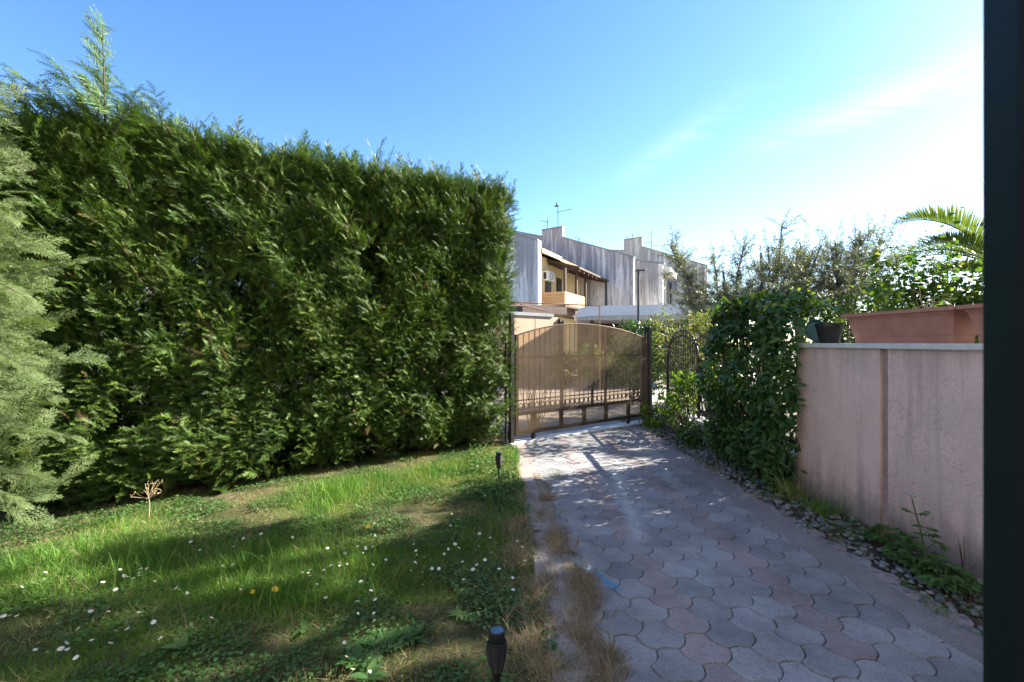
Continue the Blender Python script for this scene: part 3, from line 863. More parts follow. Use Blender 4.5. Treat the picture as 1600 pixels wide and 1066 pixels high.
# long loose boughs towards the left, where the hedge was not clipped
def bough(L, start, d, length, droop, size, nspr, tint, tm=SPRAYS, face=None):
    d = np.array(Vector(d).normalized()); side = np.cross(d, up); side = side / max(np.linalg.norm(side), 1e-6)
    pos = []; dd = []; nn = []; ss = []
    pts = []
    for i in range(9):
        t = i / 8; pts.append(np.array(start) + d * length * t - up * droop * length * t * t)
    flat = np.cross(side, d)
    if face is not None: flat = flat * .45 + np.array(face)
    for i in range(nspr):
        t = (i + .6) / nspr; t = .12 + .88 * t
        p = np.array(start) + d * length * t - up * droop * length * t * t
        tan = d - up * 2 * droop * t; sg = 1 if i % 2 else -1
        a = radians(rng.uniform(25, 55)) * sg
        pos.append(p); dd.append(tan * cos(a) + side * sin(a) + rng.normal(0, .10, 3))
        nn.append(flat + rng.normal(0, .5, 3)); ss.append(size * (1.15 - .55 * t) * rng.uniform(.8, 1.15))
    pos.append(pts[-1]); dd.append(d - up * 2 * droop); nn.append(flat); ss.append(size * .75)
    L.put(tm, pos, dd, nn, ss, tint + rng.normal(0, .07, len(pos)))
    return pts
stems = MB()
for _ in range(170):
    s = rng.uniform(3.7, 5.2) if rng.random() < .75 else rng.uniform(2.2, 4.2)
    base = hedge_pt(s, rng.uniform(-.5, .05), htop(s) - rng.uniform(.05, .9))
    d = up * rng.uniform(.3, 1.0) - gu_n * rng.uniform(.1, .9) + gn_n * rng.uniform(0, .4)
    ln = rng.uniform(.28, .62) if s > 4 else rng.uniform(.18, .34)
    pts = bough(L, base, d, ln, .12, .17, 18, .54)
    stems.tube(pts, [.006, .0015], 5)
# the single leader that sticks up above the rest
lb = P(165, 205, 4.1); lt = P(160, 42, 4.1)
pts = bough(L, lb, np.array(lt - lb), (lt - lb).length, 0, .26, 60, .42); stems.tube(pts, [.011, .003], 6)
for k in range(14):
    q = lb + Vector((rng.uniform(-.05, .05), rng.uniform(-.1, .1), -.15 * k * .3))
    bough(L, q, (rng.uniform(-.9, .9), rng.uniform(-.6, .3), .9), .42, .1, .18, 18, .5)
for (x0, y0, x1, y1) in ((150, 190, 88, 98), (130, 200, 24, 106), (110, 230, 5, 130), (175, 215, 212, 140), (70, 215, 8, 165), (120, 260, 30, 210)):
    a = P(x0, y0, 4.0); b = P(x1, y1, 3.75); pts = bough(L, a, np.array(b - a), (b - a).length, .06, .19, 26, .55); stems.tube(pts, [.008, .002], 5)
L.build('foliage', M['cypress'], hg)
# trunks and inner dead twigs
for k in range(7):
    s = .35 + k * .74; b = hedge_line(s, -.45 + rng.uniform(-.1, .1)); tr = MB()
    tr.tube([(b.x, b.y, -.05), (b.x + rng.uniform(-.05, .05), b.y, 1.2), (b.x + rng.uniform(-.08, .08), b.y, 2.4), (b.x, b.y, 3.3)], [.06, .045, .03, .012], 8)
    for q in range(16):
        z = .3 + q * .19; an = rng.uniform(0, 2 * pi); ln = rng.uniform(.25, .5)
        st = Vector((b.x, b.y, z)); e2 = st + Vector((cos(an) * ln, sin(an) * ln, ln * .5)); tr.tube([st, (st + e2) / 2 + Vector((0, 0, -.03)), e2], [.012, .004], 5)
    tr.build('trunk', M['bark'], hg, True)
stems.build('stems', M['bark'], hg, True)
L2 = Leaves(); n = 6500; pos = []; dd = []       # brown dead inside of the hedge
for _ in range(n):
    s = rng.uniform(.1, HL); z = rng.uniform(.0, 1) ** 1.25 * htop(s)
    pos.append(hedge_pt(s, rng.uniform(-.85, -.40), z)); dd.append(rng.normal(0, 1, 3) + up * .3)
L2.put(SPRAYS, pos, dd, rng.normal(0, 1, (n, 3)), rng.uniform(.22, .34, n), rng.uniform(0, .25, n))
M['dead'] = foliage('dead cypress twigs', [(0, (.022, .018, .012)), (1, (.075, .055, .035))], .1, .8, .1, (1, .9, .7))
L2.build('dead_twigs', M['dead'], hg)

# boundary wall with white railing behind the hedge
p = empty('boundary_wall', hedge_line(3.5, -1.25), 'low pale boundary wall with railing glimpsed through the cypress hedge', 'wall')
hfn = lambda x, y, z: hedge_line(x, y) + Vector((0, 0, z))
m = MB(); m.box(.05, 9, -1.40, -1.22, -.1, .62, 0, hfn); m.build('wall_body', M['concrete'], p)
m = MB(); m.box(.05, 9, -1.33, -1.29, 1.30, 1.34, 0, hfn); m.box(.05, 9, -1.33, -1.29, .72, .75, 0, hfn)
for i in range(72): m.tube([hfn(.1 + i * .124, -1.31, .62), hfn(.1 + i * .124, -1.31, 1.36)], .009, 5)
m.build('railing', M['shed_white'], p)

# ================================================================== PALE CYPRESS AT THE LEFT
ct = empty('cypress_tree', (-4.15, 3.05, 0), 'pale green sunlit cypress with loose feathery boughs at the hedge end', 'tree')
L = Leaves(); bs = MB()
for k in range(46):
    z = .30 + 3.05 * (k / 46) ** 1.0 + rng.uniform(-.06, .06)
    rad = .72 + .20 * sin(z * 3.1 + 1) + rng.uniform(-.40, .22) - .26 * max(0, z - 1.6)
    an = radians(rng.uniform(-115, 60))
    d = np.array((cos(an), sin(an), rng.uniform(-.25, .85)))
    st = np.array((-4.15, 3.05, z)) + d * .12
    pts = bough(L, st, d, rad, rng.uniform(.0, .36), .17, 34, .52, SPRAYS_FINE, (.45, -.55, .25))
    bs.tube(pts, [.012, .003], 5)
pos = []; dd = []; nn = []; ss = []; tt = []
while len(pos) < 820:
    z = rng.uniform(.22, 3.3); an = radians(rng.uniform(-125, 75)); od = np.array((cos(an), sin(an), 0.))
    rr_ = (.95 - .32 * max(0, z - 1.5) + .36 * noise.noise(Vector((an * 1.6, z * 1.8, 2)))) * rng.uniform(.45, 1.0)
    if noise.noise(Vector((an * 2.6, z * 2.6, 9))) < -.04: continue
    pos.append(np.array((-4.15, 3.05, z)) + od * rr_ * .80)
    dd.append(od * rng.uniform(.6, 1.0) + up * (.30 + .25 * noise.noise(Vector((an * 2, z * 2, 5))) + rng.normal(0, .25)) + rng.normal(0, .28, 3))
    nn.append(np.array((.35, -.45, .45)) + rng.normal(0, .55, 3)); ss.append(rng.uniform(.16, .33)); tt.append(.48 + rng.normal(0, .14))
L.put(SPRAYS_FINE, pos, dd, nn, ss, tt)
L.build('foliage', M['cypress_pale'], ct)
bs.tube([(-4.15, 3.05, -.05), (-4.12, 3.02, 1.5), (-4.16, 3.05, 3.0), (-4.15, 3.05, 3.7)], [.09, .07, .035, .01], 10)
bs.build('trunk', M['bark'], ct, True)

# ================================================================== LAUREL HEDGE
lh = empty('laurel_hedge', D(3.1, 5.7, 0), 'glossy dark green laurel hedge between the pink wall and the arched gate', 'hedge')
L = Leaves()
ly0, ly1 = 4.58, 5.85
def ltop(y): return float(np.interp(y, [4.5, 5.0, 5.6, 6.2], [1.82, 1.98, 1.95, 1.80])) + .10 * noise.noise(Vector((y * 4, 1, 9)))
pos = []; dd = []; nn = []; tt = []; sz = []
while len(pos) < 9000:
    y = rng.uniform(ly0, ly1); u_ = rng.random()
    zt = ltop(y)
    if u_ < .62:    # side towards the drive
        z = rng.uniform(.05, 1) * zt
        bulge = .20 * sin(pi * min(1, max(0, (z + .15) / (zt + .3)))) + .22 * noise.noise(Vector((y * 2.2, z * 2.2, 0)))
        x = 2.96 - bulge + rng.uniform(-.03, .16); od = np.array((-1, 0, 0.))
    elif u_ < .80:  # top
        x = rng.uniform(2.75, 3.6); z = zt - rng.uniform(-.06, .12); od = np.array((-.15, 0, 1.))
    elif u_ < .93:  # near end above the wall
        y = ly0 + rng.uniform(-.16, .25); x = rng.uniform(2.70, 3.06); z = rng.uniform(.05, 1) * zt; od = np.array((-.3, -1, 0.))
        if x > 3.04 and z < 1.55: continue
    else:
        x = rng.uniform(2.85, 3.65); z = rng.uniform(.05, 1) * zt; od = rng.normal(0, 1, 3)
    if y < 4.62 and x > 3.05 and z < 1.6: continue
    if noise.noise(Vector((y * 3, z * 3, x * 3))) < -.38: continue
    pos.append(np.array(D(x, y, z)))
    d = od * rng.uniform(.1, .7) + np.array((rng.normal(0, .5), rng.normal(0, .6), rng.normal(-.15, .45)))
    dd.append(d); nn.append(od * .8 + up * .7 + rng.normal(0, .35, 3))
    new = z > zt - .10 and rng.random() < .5
    tt.append((.82 if new else .42) + rng.normal(0, .12) + (.3 if rng.random() < .01 else 0)); sz.append(rng.uniform(.045, .12))
L.put(LAUREL, pos, dd, nn, sz, tt)
stm = MB(); rr = random.Random(9)
for k in range(40):
    y = rr.uniform(4.7, 6.0); b = D(3.02 + rr.uniform(-.1, .1), y, -.02); h = ltop(y)
    p1 = D(2.95 + rr.uniform(-.2, .2), y + rr.uniform(-.1, .1), h * .5); p2 = D(2.95 + rr.uniform(-.25, .3), y + rr.uniform(-.2, .2), h * .98)
    stm.tube([b, p1, p2], [.013, .004], 6)
    if rr.random() < .30:     # shoots above the clipped top
        q = p2 + Vector((rr.uniform(-.05, .05), rr.uniform(-.05, .05), rr.uniform(.06, .18))); stm.tube([p2, q], [.004, .002], 5)
        k2 = 9; ps_ = np.array([p2.lerp(q, i / 8) for i in range(k2)]); an = rng.uniform(0, 2 * pi, k2)
        L.put(LAUREL, ps_, np.stack([np.cos(an), np.sin(an), np.full(k2, .5)], 1), np.tile(up, (k2, 1)) + rng.normal(0, .2, (k2, 3)), rng.uniform(.05, .085, k2), .88)
L.build('foliage', M['laurel'], lh, smooth=True)
stm.build('stems', M['twig'], lh, True)

# ================================================================== SHRUBS AND TREES ON THE RIGHT
def leaf_cloud(L, tm, c, rad, n, size, tint, shell=.55, spread=.12, dirup=.2, seed=0, hole=-.25):
    pos = []; c = np.array(c); rad = np.array(rad)
    while len(pos) < n:
        v = rng.normal(0, 1, 3); v /= np.linalg.norm(v)
        r = rng.uniform(shell, 1.0) * (1 + .28 * noise.noise(Vector(v * 1.7) + Vector((seed, 0, 0))))
        q = c + v * rad * r
        if noise.noise(Vector(q * 3.0) + Vector((seed * 3, 0, 0))) < hole: continue
        if q[2] < .01: continue
        pos.append(q)
    pos = np.array(pos); out = norm(pos - c)
    dd = out * .5 + rng.normal(0, .6, (n, 3)) + up * dirup
    nn = out * .4 + up * .7 + rng.normal(0, .45, (n, 3))
    L.put(tm, pos, dd, nn, rng.uniform(.75, 1.25, n) * size, tint + rng.normal(0, spread, n))

def shrub(name, label, group, base, blobs, tm, mat, size, tint, nst=12, hgt=None, seed=0, spread=.12, cat='shrub', stemmat='twig', hole=-.25):
    r = empty(name, base, label, cat, group)
    L = Leaves(); st = MB(); rr = random.Random(seed)
    for (c, rad, n) in blobs:
        leaf_cloud(L, tm, c, rad, n, size, tint, .35, spread, seed=seed, hole=hole)
        for k in range(max(3, nst // len(blobs))):
            e_ = Vector(c) + Vector((rr.uniform(-.8, .8) * rad[0], rr.uniform(-.8, .8) * rad[1], rr.uniform(-.3, .9) * rad[2]))
            b = Vector(base) + Vector((rr.uniform(-.12, .12), rr.uniform(-.12, .12), 0))
            mid = b.lerp(e_, .5) + Vector((rr.uniform(-.1, .1), rr.uniform(-.1, .1), .1))
            st.tube([b, mid, e_], [.012, .003], 5)
    L.build('foliage', M[mat], r, smooth=True); st.build('stems', M[stemmat], r, True)
    return r

# variegated shrub climbing over the arched gate
c1 = P(1060, 515, 8.3); c2 = P(1095, 505, 7.4); c3 = P(1045, 580, 8.6)
shrub('variegated_shrub', 'yellow green variegated shrub growing over the top of the arched gate', None, D(3.75, 8.0, 0),
      [(c1 + Vector((.35, .2, .12)), (.34, .4, .22), 420), (c2 + Vector((.32, .2, .02)), (.32, .45, .26), 480), (D(3.75, 7.5, 1.0), (.30, .75, .55), 520)],
      SMALL, 'variegated', .062, .55, 14, seed=3, spread=.2)
shrub('garden_shrub', 'tall light green shrub mass behind the bars of the arched gate', None, D(4.6, 11.2, 0),
      [(D(4.35, 11.6, 1.35), (.6, .9, .95), 1700), (D(4.9, 10.8, 1.2), (.7, .8, .95), 1500), (D(4.9, 10.9, .5), (.9, 1.1, .6), 900)], SMALL, 'variegated', .085, .5, 14, seed=31, spread=.2)
shrub('garden_bush', 'dense green bush growing in the garden behind the laurel hedge', None, D(4.25, 5.6, 0),
      [(D(4.2, 5.2, .8), (.45, .6, .75), 1300), (D(4.2, 6.0, .8), (.45, .6, .75), 1300)], SMALL, 'broad', .085, .4, 10, seed=41)
shrub('bright_shrub', 'low bright green shrub leaning out in front of the arched gate bars', None, D(2.95, 6.95, 0),
      [(D(2.92, 6.95, .72), (.22, .38, .36), 380), (D(2.88, 7.45, .42), (.20, .4, .28), 300)], LAUREL, 'broad', .085, .55, 14, seed=5, spread=.2)
shrub('spreading_shrub', 'small leafy shrub at the foot of the double gate post', None, D(2.82, 8.2, 0),
      [(D(2.78, 8.05, .22), (.22, .42, .22), 420)], SMALL, 'broad', .065, .45, 10, seed=6, spread=.2)
shrub('bare_stemmed_shrub', 'bushy plant with dark bare stems in front of the low wall', None, D(2.85, 6.6, 0),
      [(D(2.84, 6.6, .16), (.20, .3, .18), 240)], LAUREL, 'laurel', .08, .5, 12, seed=8)
shrub('dark_shrub', 'dark blue green rounded shrub seen over the right end of the driveway gate', None, (P(992, 540, 11.5).x, 11.5, 0),
      [((P(992, 540, 11.5).x, 11.5, 1.42), (.62, .6, .72), 1700), ((P(1010, 540, 11.6).x, 11.7, .7), (.6, .6, .7), 900)], SMALL, 'laurel', .085, .42, 12, seed=9)
for i, (px, Y, h, lab) in enumerate(((885, 16.2, 1.2, 'green shrub beyond the road, seen through the gate nearest the beige wall'),
                                    (925, 15.8, 1.45, 'tallest green shrub beyond the road, seen through the middle of the gate'),
                                    (968, 15.4, 1.1, 'low green shrub beyond the road, seen through the right part of the gate'))):
    x = P(px, 540, Y).x
    shrub('roadside_shrub', lab, 'shrubs across the road', (x, Y, 0), [((x, Y, h * .55), (.62, .5, h * .5), 1100)], SMALL, 'broad', .10, .35 + .1 * i, 10, seed=20 + i)

def tube_branch(mb, a, d, length, r, wander, segs, rr, up_=.0):
    pts = [Vector(a)]; d = Vector(d).normalized()
    for i in range(segs):
        d = (d + Vector((rr.uniform(-1, 1), rr.uniform(-1, 1), rr.uniform(-1, 1))) * wander + Vector((0, 0, up_))).normalized()
        pts.append(pts[-1] + d * length / segs)
    mb.tube(pts, [r, r * .45], 6)
    return pts
def leafy_twig(L, mb, a, d, length, rr, tm, size, tint, step=.028, wander=.22):
    pts = tube_branch(mb, a, d, length, .005, wander, 4, rr)
    n = max(4, int(length / step)); pos = []; dd = []
    for i in range(n):
        t = .1 + .9 * i / n * (len(pts) - 1); k = min(len(pts) - 2, int(t)); p = pts[k].lerp(pts[k + 1], t - k)
        ax = (pts[k + 1] - pts[k]).normalized(); s = Vector((rr.gauss(0, 1), rr.gauss(0, 1), rr.gauss(0, 1))); s = (s - ax * s.dot(ax)).normalized()
        for sg in (1, -1):
            pos.append(p); dd.append(np.array(ax * .7 + s * sg))
    L.put(tm, pos, dd, rng.normal(0, 1, (len(pos), 3)) + up * .6, rng.uniform(.7, 1.2, len(pos)) * size, tint + rng.normal(0, .15, len(pos)))

def olive(label, base, limbs, seed, crown, lf=.085, twigs_per=14):
    """limbs = [(tip, radius, leafy)]; crown = leaf masses"""
    rr = random.Random(seed)
    r = empty('olive_tree', base, label, 'tree', 'olive trees behind the laurel hedge')
    L = Leaves(); tr = MB(); base = Vector(base)
    fork = base + Vector((rr.uniform(-.1, .1), rr.uniform(-.1, .1), .9))
    tr.tube([base + Vector((0, 0, -.05)), base.lerp(fork, .5) + Vector((.05, 0, 0)), fork], [.17, .12], 10)
    for tip, rad, leafy in limbs:
        tip = Vector(tip); mid = fork.lerp(tip, .5) + Vector((rr.uniform(-.12, .12), rr.uniform(-.12, .12), .12))
        pts = [fork, fork.lerp(mid, .5) + Vector((rr.uniform(-.05, .05), 0, 0)), mid, mid.lerp(tip, .5) + Vector((rr.uniform(-.06, .06), 0, .03)), tip]
        tr.tube(pts, [rad, rad * .75, rad * .6, rad * .5, rad * .4], 7)
        if leafy:
            for k in range(twigs_per * leafy):
                t = rr.uniform(.35, 1.0) * 4; i = min(3, int(t)); p = pts[i].lerp(pts[i + 1], t - i)
                d = (tip - fork).normalized() * .6 + Vector((rr.gauss(0, .7), rr.gauss(0, .7), rr.gauss(.25, .5)))
                leafy_twig(L, tr, p, d, rr.uniform(.25, .6), rr, OLIVE, lf, .5)
    for c, rad, n in crown:
        for k in range(int(n * .7)):
            v = Vector((rr.gauss(0, .5) * rad[0], rr.gauss(0, .5) * rad[1], rr.gauss(0, .5) * rad[2]))
            leafy_twig(L, tr, Vector(c) + v, v + Vector((0, 0, .3)) + Vector((rr.gauss(0, .3), rr.gauss(0, .3), rr.gauss(0, .3))), rr.uniform(.25, .5), rr, OLIVE, lf, .42)
    L.build('crown', M['olive'], r); tr.build('trunk', M['bark_grey'], r, True)
    return r
olive('olive tree with a leafy limb leaning out in front of the far houses', (P(1135, 540, 10).x, 10, 0),
      [(P(1048, 385, 9.8), .05, 5), (P(1060, 400, 9.6), .03, 3), (P(1130, 425, 10), .06, 0), (P(1162, 388, 10.2), .04, 3), (P(1115, 400, 10.3), .035, 2)], 1,
      [(P(1135, 475, 10), (.8, .8, .45), 240), (P(1105, 480, 9.8), (.5, .6, .35), 120)])
olive('olive tree with an upright lopped trunk and tall thin leafy shoot', (P(1192, 540, 10.4).x, 10.4, 0),
      [(P(1189, 395, 10.4), .065, 0), (P(1222, 350, 10.3), .03, 4), (P(1200, 385, 10.2), .03, 2), (P(1240, 400, 10.7), .035, 2)], 2,
      [(P(1200, 450, 10.4), (.9, .8, .65), 300), (P(1165, 470, 10.6), (.5, .5, .4), 100)])
olive('olive tree with several bare forked limbs rising above its crown', (P(1252, 540, 10.8).x, 10.8, 0),
      [(P(1246, 392, 10.8), .055, 0), (P(1283, 383, 10.8), .05, 0), (P(1250, 378, 10.9), .035, 3), (P(1270, 390, 11), .03, 3), (P(1232, 420, 11), .04, 0)], 3,
      [(P(1255, 440, 10.8), (.9, .8, .6), 260), (P(1290, 455, 10.6), (.7, .7, .6), 180)])
olive('olive tree with dense crown partly behind the broad leaved shrub', (P(1320, 540, 11).x, 11, 0),
      [(P(1305, 380, 11), .04, 4), (P(1345, 375, 11), .035, 5), (P(1380, 370, 11.2), .03, 5), (P(1300, 400, 11), .045, 0)], 4,
      [(P(1320, 425, 11), (1.1, .9, .8), 380), (P(1370, 420, 11.2), (.9, .8, .7), 220), (P(1300, 470, 10.8), (.9, .7, .5), 160)])

# broad leaved shrubs behind the wall
def vine(label, base, tips, seed, tint, size=.105):
    rr = random.Random(seed); r = empty('broad_leaved_shrub', base, label, 'shrub', 'broad leaved shrubs behind the wall')
    L = Leaves(); tr = MB(); base = Vector(base)
    for tip, n in tips:
        tip = Vector(tip)
        for k in range(n):
            t2 = tip + Vector((rr.gauss(0, .26), rr.gauss(0, .26), rr.gauss(0, .20))); b = base + Vector((rr.gauss(0, .2), rr.gauss(0, .2), 0))
            mid = b.lerp(t2, .6) + Vector((rr.gauss(0, .12), rr.gauss(0, .12), .15))
            tr.tube([b, mid, t2], [.011, .003], 5)
            m2 = 28; ps_ = []; 
            for i in range(m2):
                q = mid.lerp(t2, rr.uniform(-.35, 1.02)) + Vector((rr.gauss(0, .05), rr.gauss(0, .05), rr.gauss(0, .05))); ps_.append(np.array(q))
            an = rng.uniform(0, 2 * pi, m2)
            L.put(ROUND, ps_, np.stack([np.cos(an), np.sin(an), rng.normal(-.15, .35, m2)], 1), np.tile(up, (m2, 1)) + rng.normal(0, .45, (m2, 3)),
                  rng.uniform(.6, 1.2, m2) * size * .78, tint + .06 + rng.normal(0, .22, m2) + (rng.random(m2) < .05) * .35)
    L.build('foliage', M['broad'], r, smooth=True); tr.build('stems', M['stem'], r, True)
vine('broad leaved yellow green shrub below the palm fronds, tallest of its kind', (P(1470, 540, 7.8).x, 7.8, 0),
     [(P(1450, 430, 7.8), 26), (P(1510, 420, 7.8), 26), (P(1488, 335, 7.8), 3), (P(1480, 470, 7.5), 26), (P(1525, 460, 7.4), 22), (P(1410, 400, 7.9), 14), (P(1395, 440, 7.8), 20)], 1, .42, .12)
vine('broad leaved shrub with yellowing leaves just above the long flower box', (P(1400, 540, 6.9).x, 6.9, 0),
     [(P(1400, 480, 6.9), 22), (P(1350, 490, 7), 18), (P(1435, 490, 6.8), 16), (P(1365, 455, 7.2), 12), (P(1500, 490, 6.6), 14)], 2, .58, .095)
vine('small broad leaved shrub rising between the laurel hedge and the pot', (P(1300, 540, 7.6).x, 7.6, 0),
     [(P(1300, 505, 7.6), 12), (P(1270, 480, 7.8), 8), (P(1320, 480, 7.6), 9)], 3, .52, .085)

for k, (px_, zc, lab) in enumerate(((1310, 1.5, 'far green bush behind the olive trunks'), (1395, 1.7, 'far green bush between the olives and the palm'), (1465, 1.8, 'far green bush directly behind the broad leaved shrubs'), (1535, 1.8, 'far green bush at the palm trunk'))):
    q = P(px_, 540, 13.2)
    shrub('far_bush', lab, 'bushes far behind the wall', (q.x, q.y, 0), [((q.x, q.y, zc), (.95, .8, 1.15), 1500), ((q.x + .3, q.y, .7), (1.0, .8, .8), 700)], SMALL, 'broad', .13, .40 + .06 * k, 8, seed=60 + k, spread=.2)

# palm
pb = Vector((P(1572, 540, 9.0).x, 9.0, 0))
pr = empty('palm_tree', pb, 'palm tree with long arching fronds above the flower boxes', 'tree')
m = MB(); m.tube([pb, pb + Vector((0, 0, 1.4)), pb + Vector((0, 0, 2.9))], [.24, .2, .22], 14); m.build('trunk', M['bark'], pr, True)
crown = pb + Vector((0, 0, 2.9))
def frond(p0, p1, p2, n=62, wl=.50, seed=0):
    L = Leaves(); rach = MB(); rr = random.Random(seed); pts = []
    p0, p1, p2 = Vector(p0), Vector(p1), Vector(p2)
    for i in range(17):
        t = i / 16; pts.append(p0 * (1 - t) ** 2 + p1 * 2 * t * (1 - t) + p2 * t * t)
    rach.tube(pts, [.022, .004], 6)
    LT = [leaf([(0, .012), (.3, .034), (.7, .026), (1, .003)], .7, c) for c in (.05, .18)]
    pos = []; dd = []; nn = []; ss = []
    for i in range(n):
        t = .10 + .90 * i / n; k = min(15, int(t * 16)); p = pts[k].lerp(pts[k + 1], t * 16 - k)
        ax = (pts[k + 1] - pts[k]).normalized(); sd = ax.cross(Vector((0, 0, 1))).normalized(); u2 = sd.cross(ax)
        for sg in (1, -1):
            d = ax * (.55 + .5 * t) + sd * sg * .62 + u2 * (.75 + rr.uniform(-.12, .12)); d.normalize()
            pos.append(p); dd.append(np.array(d)); nn.append(np.array(u2)); ss.append(wl * (.35 + .65 * sin(pi * min(1, t * .85 + .12))) * rr.uniform(.9, 1.08))
    L.put(LT, pos, dd, nn, ss, .5 + rng.normal(0, .15, len(pos)))
    f = L.build('frond', M['palm'], pr); rach.build('midrib', M['stem'], f, True)
frond(crown, P(1490, 318, 8.9), P(1398, 352, 8.9), seed=1)
frond(crown, P(1500, 360, 8.7), P(1436, 388, 8.6), 50, .45, seed=2)
frond(crown, P(1520, 420, 8.4), P(1455, 425, 8.2), 50, .45, seed=3)
for k in range(7):
    a = radians(-70 + k * 38); frond(crown, crown + Vector((cos(a) * .9, sin(a) * .9, .9)), crown + Vector((cos(a) * 2.0, sin(a) * 2.0, .25)), 40, .45, seed=10 + k)

# ================================================================== HOUSES ACROSS THE ROAD
K = 1.3
U = Vector((.454, .891)); V = Vector((.891, -.454))
def H(su, sv, z):
    p = Vector((1.0, 17.0)) + U * su + V * sv
    return Vector((p.x * K, p.y * K, EYE + (z - EYE) * K))
zg = EYE - EYE / K       # ground level in house units
def hb(m, a0, a1, b0, b1, z0, z1, mi=0): m.box(a0, a1, b0, b1, z0, z1, mi, H)
def party(root, su0, su1, poly, mat='party'):
    m = MB(); m.prism(poly, lambda b, z: H(su0, b, z), lambda b, z: H(su1, b, z)); m.build('party_wall', M[mat], root)
    m = MB()         # thin metal capping on the sloping parapet
    for (b1, z1), (b0, z0) in zip(poly[:-1], poly[1:]):
        if min(z0, z1) < 4 or b1 - b0 < .05: continue
        m.prism([(b0 - .02, z0 + .004), (b1 + .02, z1 + .004), (b1 + .02, z1 + .05), (b0 - .02, z0 + .05)], lambda b, z: H(su0 - .04, b, z), lambda b, z: H(su1 + .04, b, z))
    m.build('parapet_capping', M['metal_grey'], root)
def aerial(root, base, h, arms, extra=None):
    m = MB(); m.tube([base, base + Vector((0, 0, h))], .022, 6)
    for z, ln, d in arms:
        c = base + Vector((0, 0, z)); d = Vector(d).normalized()
        m.tube([c - d * ln * .15, c + d * ln], .016, 5)
        sd = Vector((-d.y, d.x, 0))
        for q in range(5): m.tube([c + d * ln * (.1 + .2 * q) - sd * .13, c + d * ln * (.1 + .2 * q) + sd * .13], .007, 4)
    if extra: extra(m)
    m.build('aerial', M['pole_dark'], root, True)
def window(root, su, sv, w, z0, z1, mat='glass', frame=True, name='window'):
    m = MB(); hb(m, su - w / 2 - .05, su + w / 2 + .05, sv - .02, sv + .03, z0 - .05, z1 + .05); f = m.build(name, M['dark_wood'], root)
    m = MB(); hb(m, su - w / 2, su + w / 2, sv + .02, sv + .045, z0, z1); m.build('pane', M[mat], f)

# house 1
h1 = empty('terraced_house', H(3, -3, zg), 'yellow terraced house with timber balcony and air conditioner', 'house', 'terraced houses across the road')
party(h1, -.28, 0, [(-7.5, zg), (0.06, zg), (0.06, 5.25), (-4.2, 7.0), (-7.5, 5.7)])
m = MB(); hb(m, -.281, 0.0, .062, .10, zg, 5.27); m.build('wall_end', M['cream_white'], h1)
m = MB(); m.prism([(-7.3, zg), (-.36, zg), (-.36, 4.95), (-4.1, 6.5), (-7.3, 5.2)], lambda b, z: H(.001, b, z), lambda b, z: H(5.98, b, z)); m.build('wall', M['cream'], h1)
m = MB(); m.prism([(-4.2, 6.62), (.16, 4.86), (.16, 5.02), (-4.2, 6.78)], lambda b, z: H(.004, b, z), lambda b, z: H(2.0, b, z)); m.build('roof', M['cream'], h1)
m = MB(); m.prism([(-4.2, 6.60), (.10, 4.86), (.10, 4.99), (-4.2, 6.74)], lambda b, z: H(2.0, b, z), lambda b, z: H(5.96, b, z)); m.build('roof', M['roof_tile'], h1)
m = MB(); m.prism([(-.34, 4.80), (1.05, 4.42), (1.05, 4.50), (-.34, 4.92)], lambda b, z: H(1.6, b, z), lambda b, z: H(5.95, b, z)); m.build('porch_roof', M['dark_wood'], h1)
for k in range(8):
    m = MB(); su = 1.75 + k * .58; m.prism([(-.34, 4.70), (1.0, 4.33), (1.0, 4.415), (-.34, 4.79)], lambda b, z: H(su, b, z), lambda b, z: H(su + .07, b, z)); m.build('rafter', M['dark_wood'], h1)
for su in (1.0, 2.35, 3.55):
    m = MB(); hb(m, su, su + .09, .60, .69, 3.0, 4.40)
    m.tube([H(su + .04, .64, 4.02), H(su + .42, .64, 4.38)], .05, 5); m.build('porch_post', M['dark_wood'], h1)
m = MB(); hb(m, .88, 3.3, -.358, .715, 2.88, 2.95); m.build('balcony_floor', M['dark_wood'], h1)
m = MB()
for k in range(4): hb(m, .88, 3.3, .69, .715, 2.96 + k * .128, 3.08 + k * .128); hb(m, .86, .88, -.355, .715, 2.96 + k * .128, 3.08 + k * .128)
m.build('balcony_parapet', M['wood'], h1)
m = MB(); hb(m, 1.15, 1.85, -.357, -.10, 3.98, 4.36); acu = m.build('air_conditioner', M['ac'], h1)
m = MB()
m.ring(H(1.5, -.095, 4.17), Vector((*U, 0)), Vector((0, 0, 1)), .17, .012); hb(m, 1.148, 1.15, -.30, -.17, 4.03, 4.31); m.build('fan_grille', M['shutter'], acu)
for su, w in ((.22, .26), (1.75, .5), (3.0, .5)): window(h1, su, -.36, w, 2.98 if su > 1 else 3.55, 4.25 if su > 1 else 4.55, 'shutter', name='window' if su < 1 else 'balcony_door')
m = MB(); hb(m, -.0, 6, -.358, .3, 2.60, 2.88); m.build('floor_band', M['dark_wood'], h1)
m = MB(); m.tube([H(5.85, .95, zg), H(5.85, .95, 4.45)], .07, 8); m.build('downpipe', M['pole_dark'], h1)
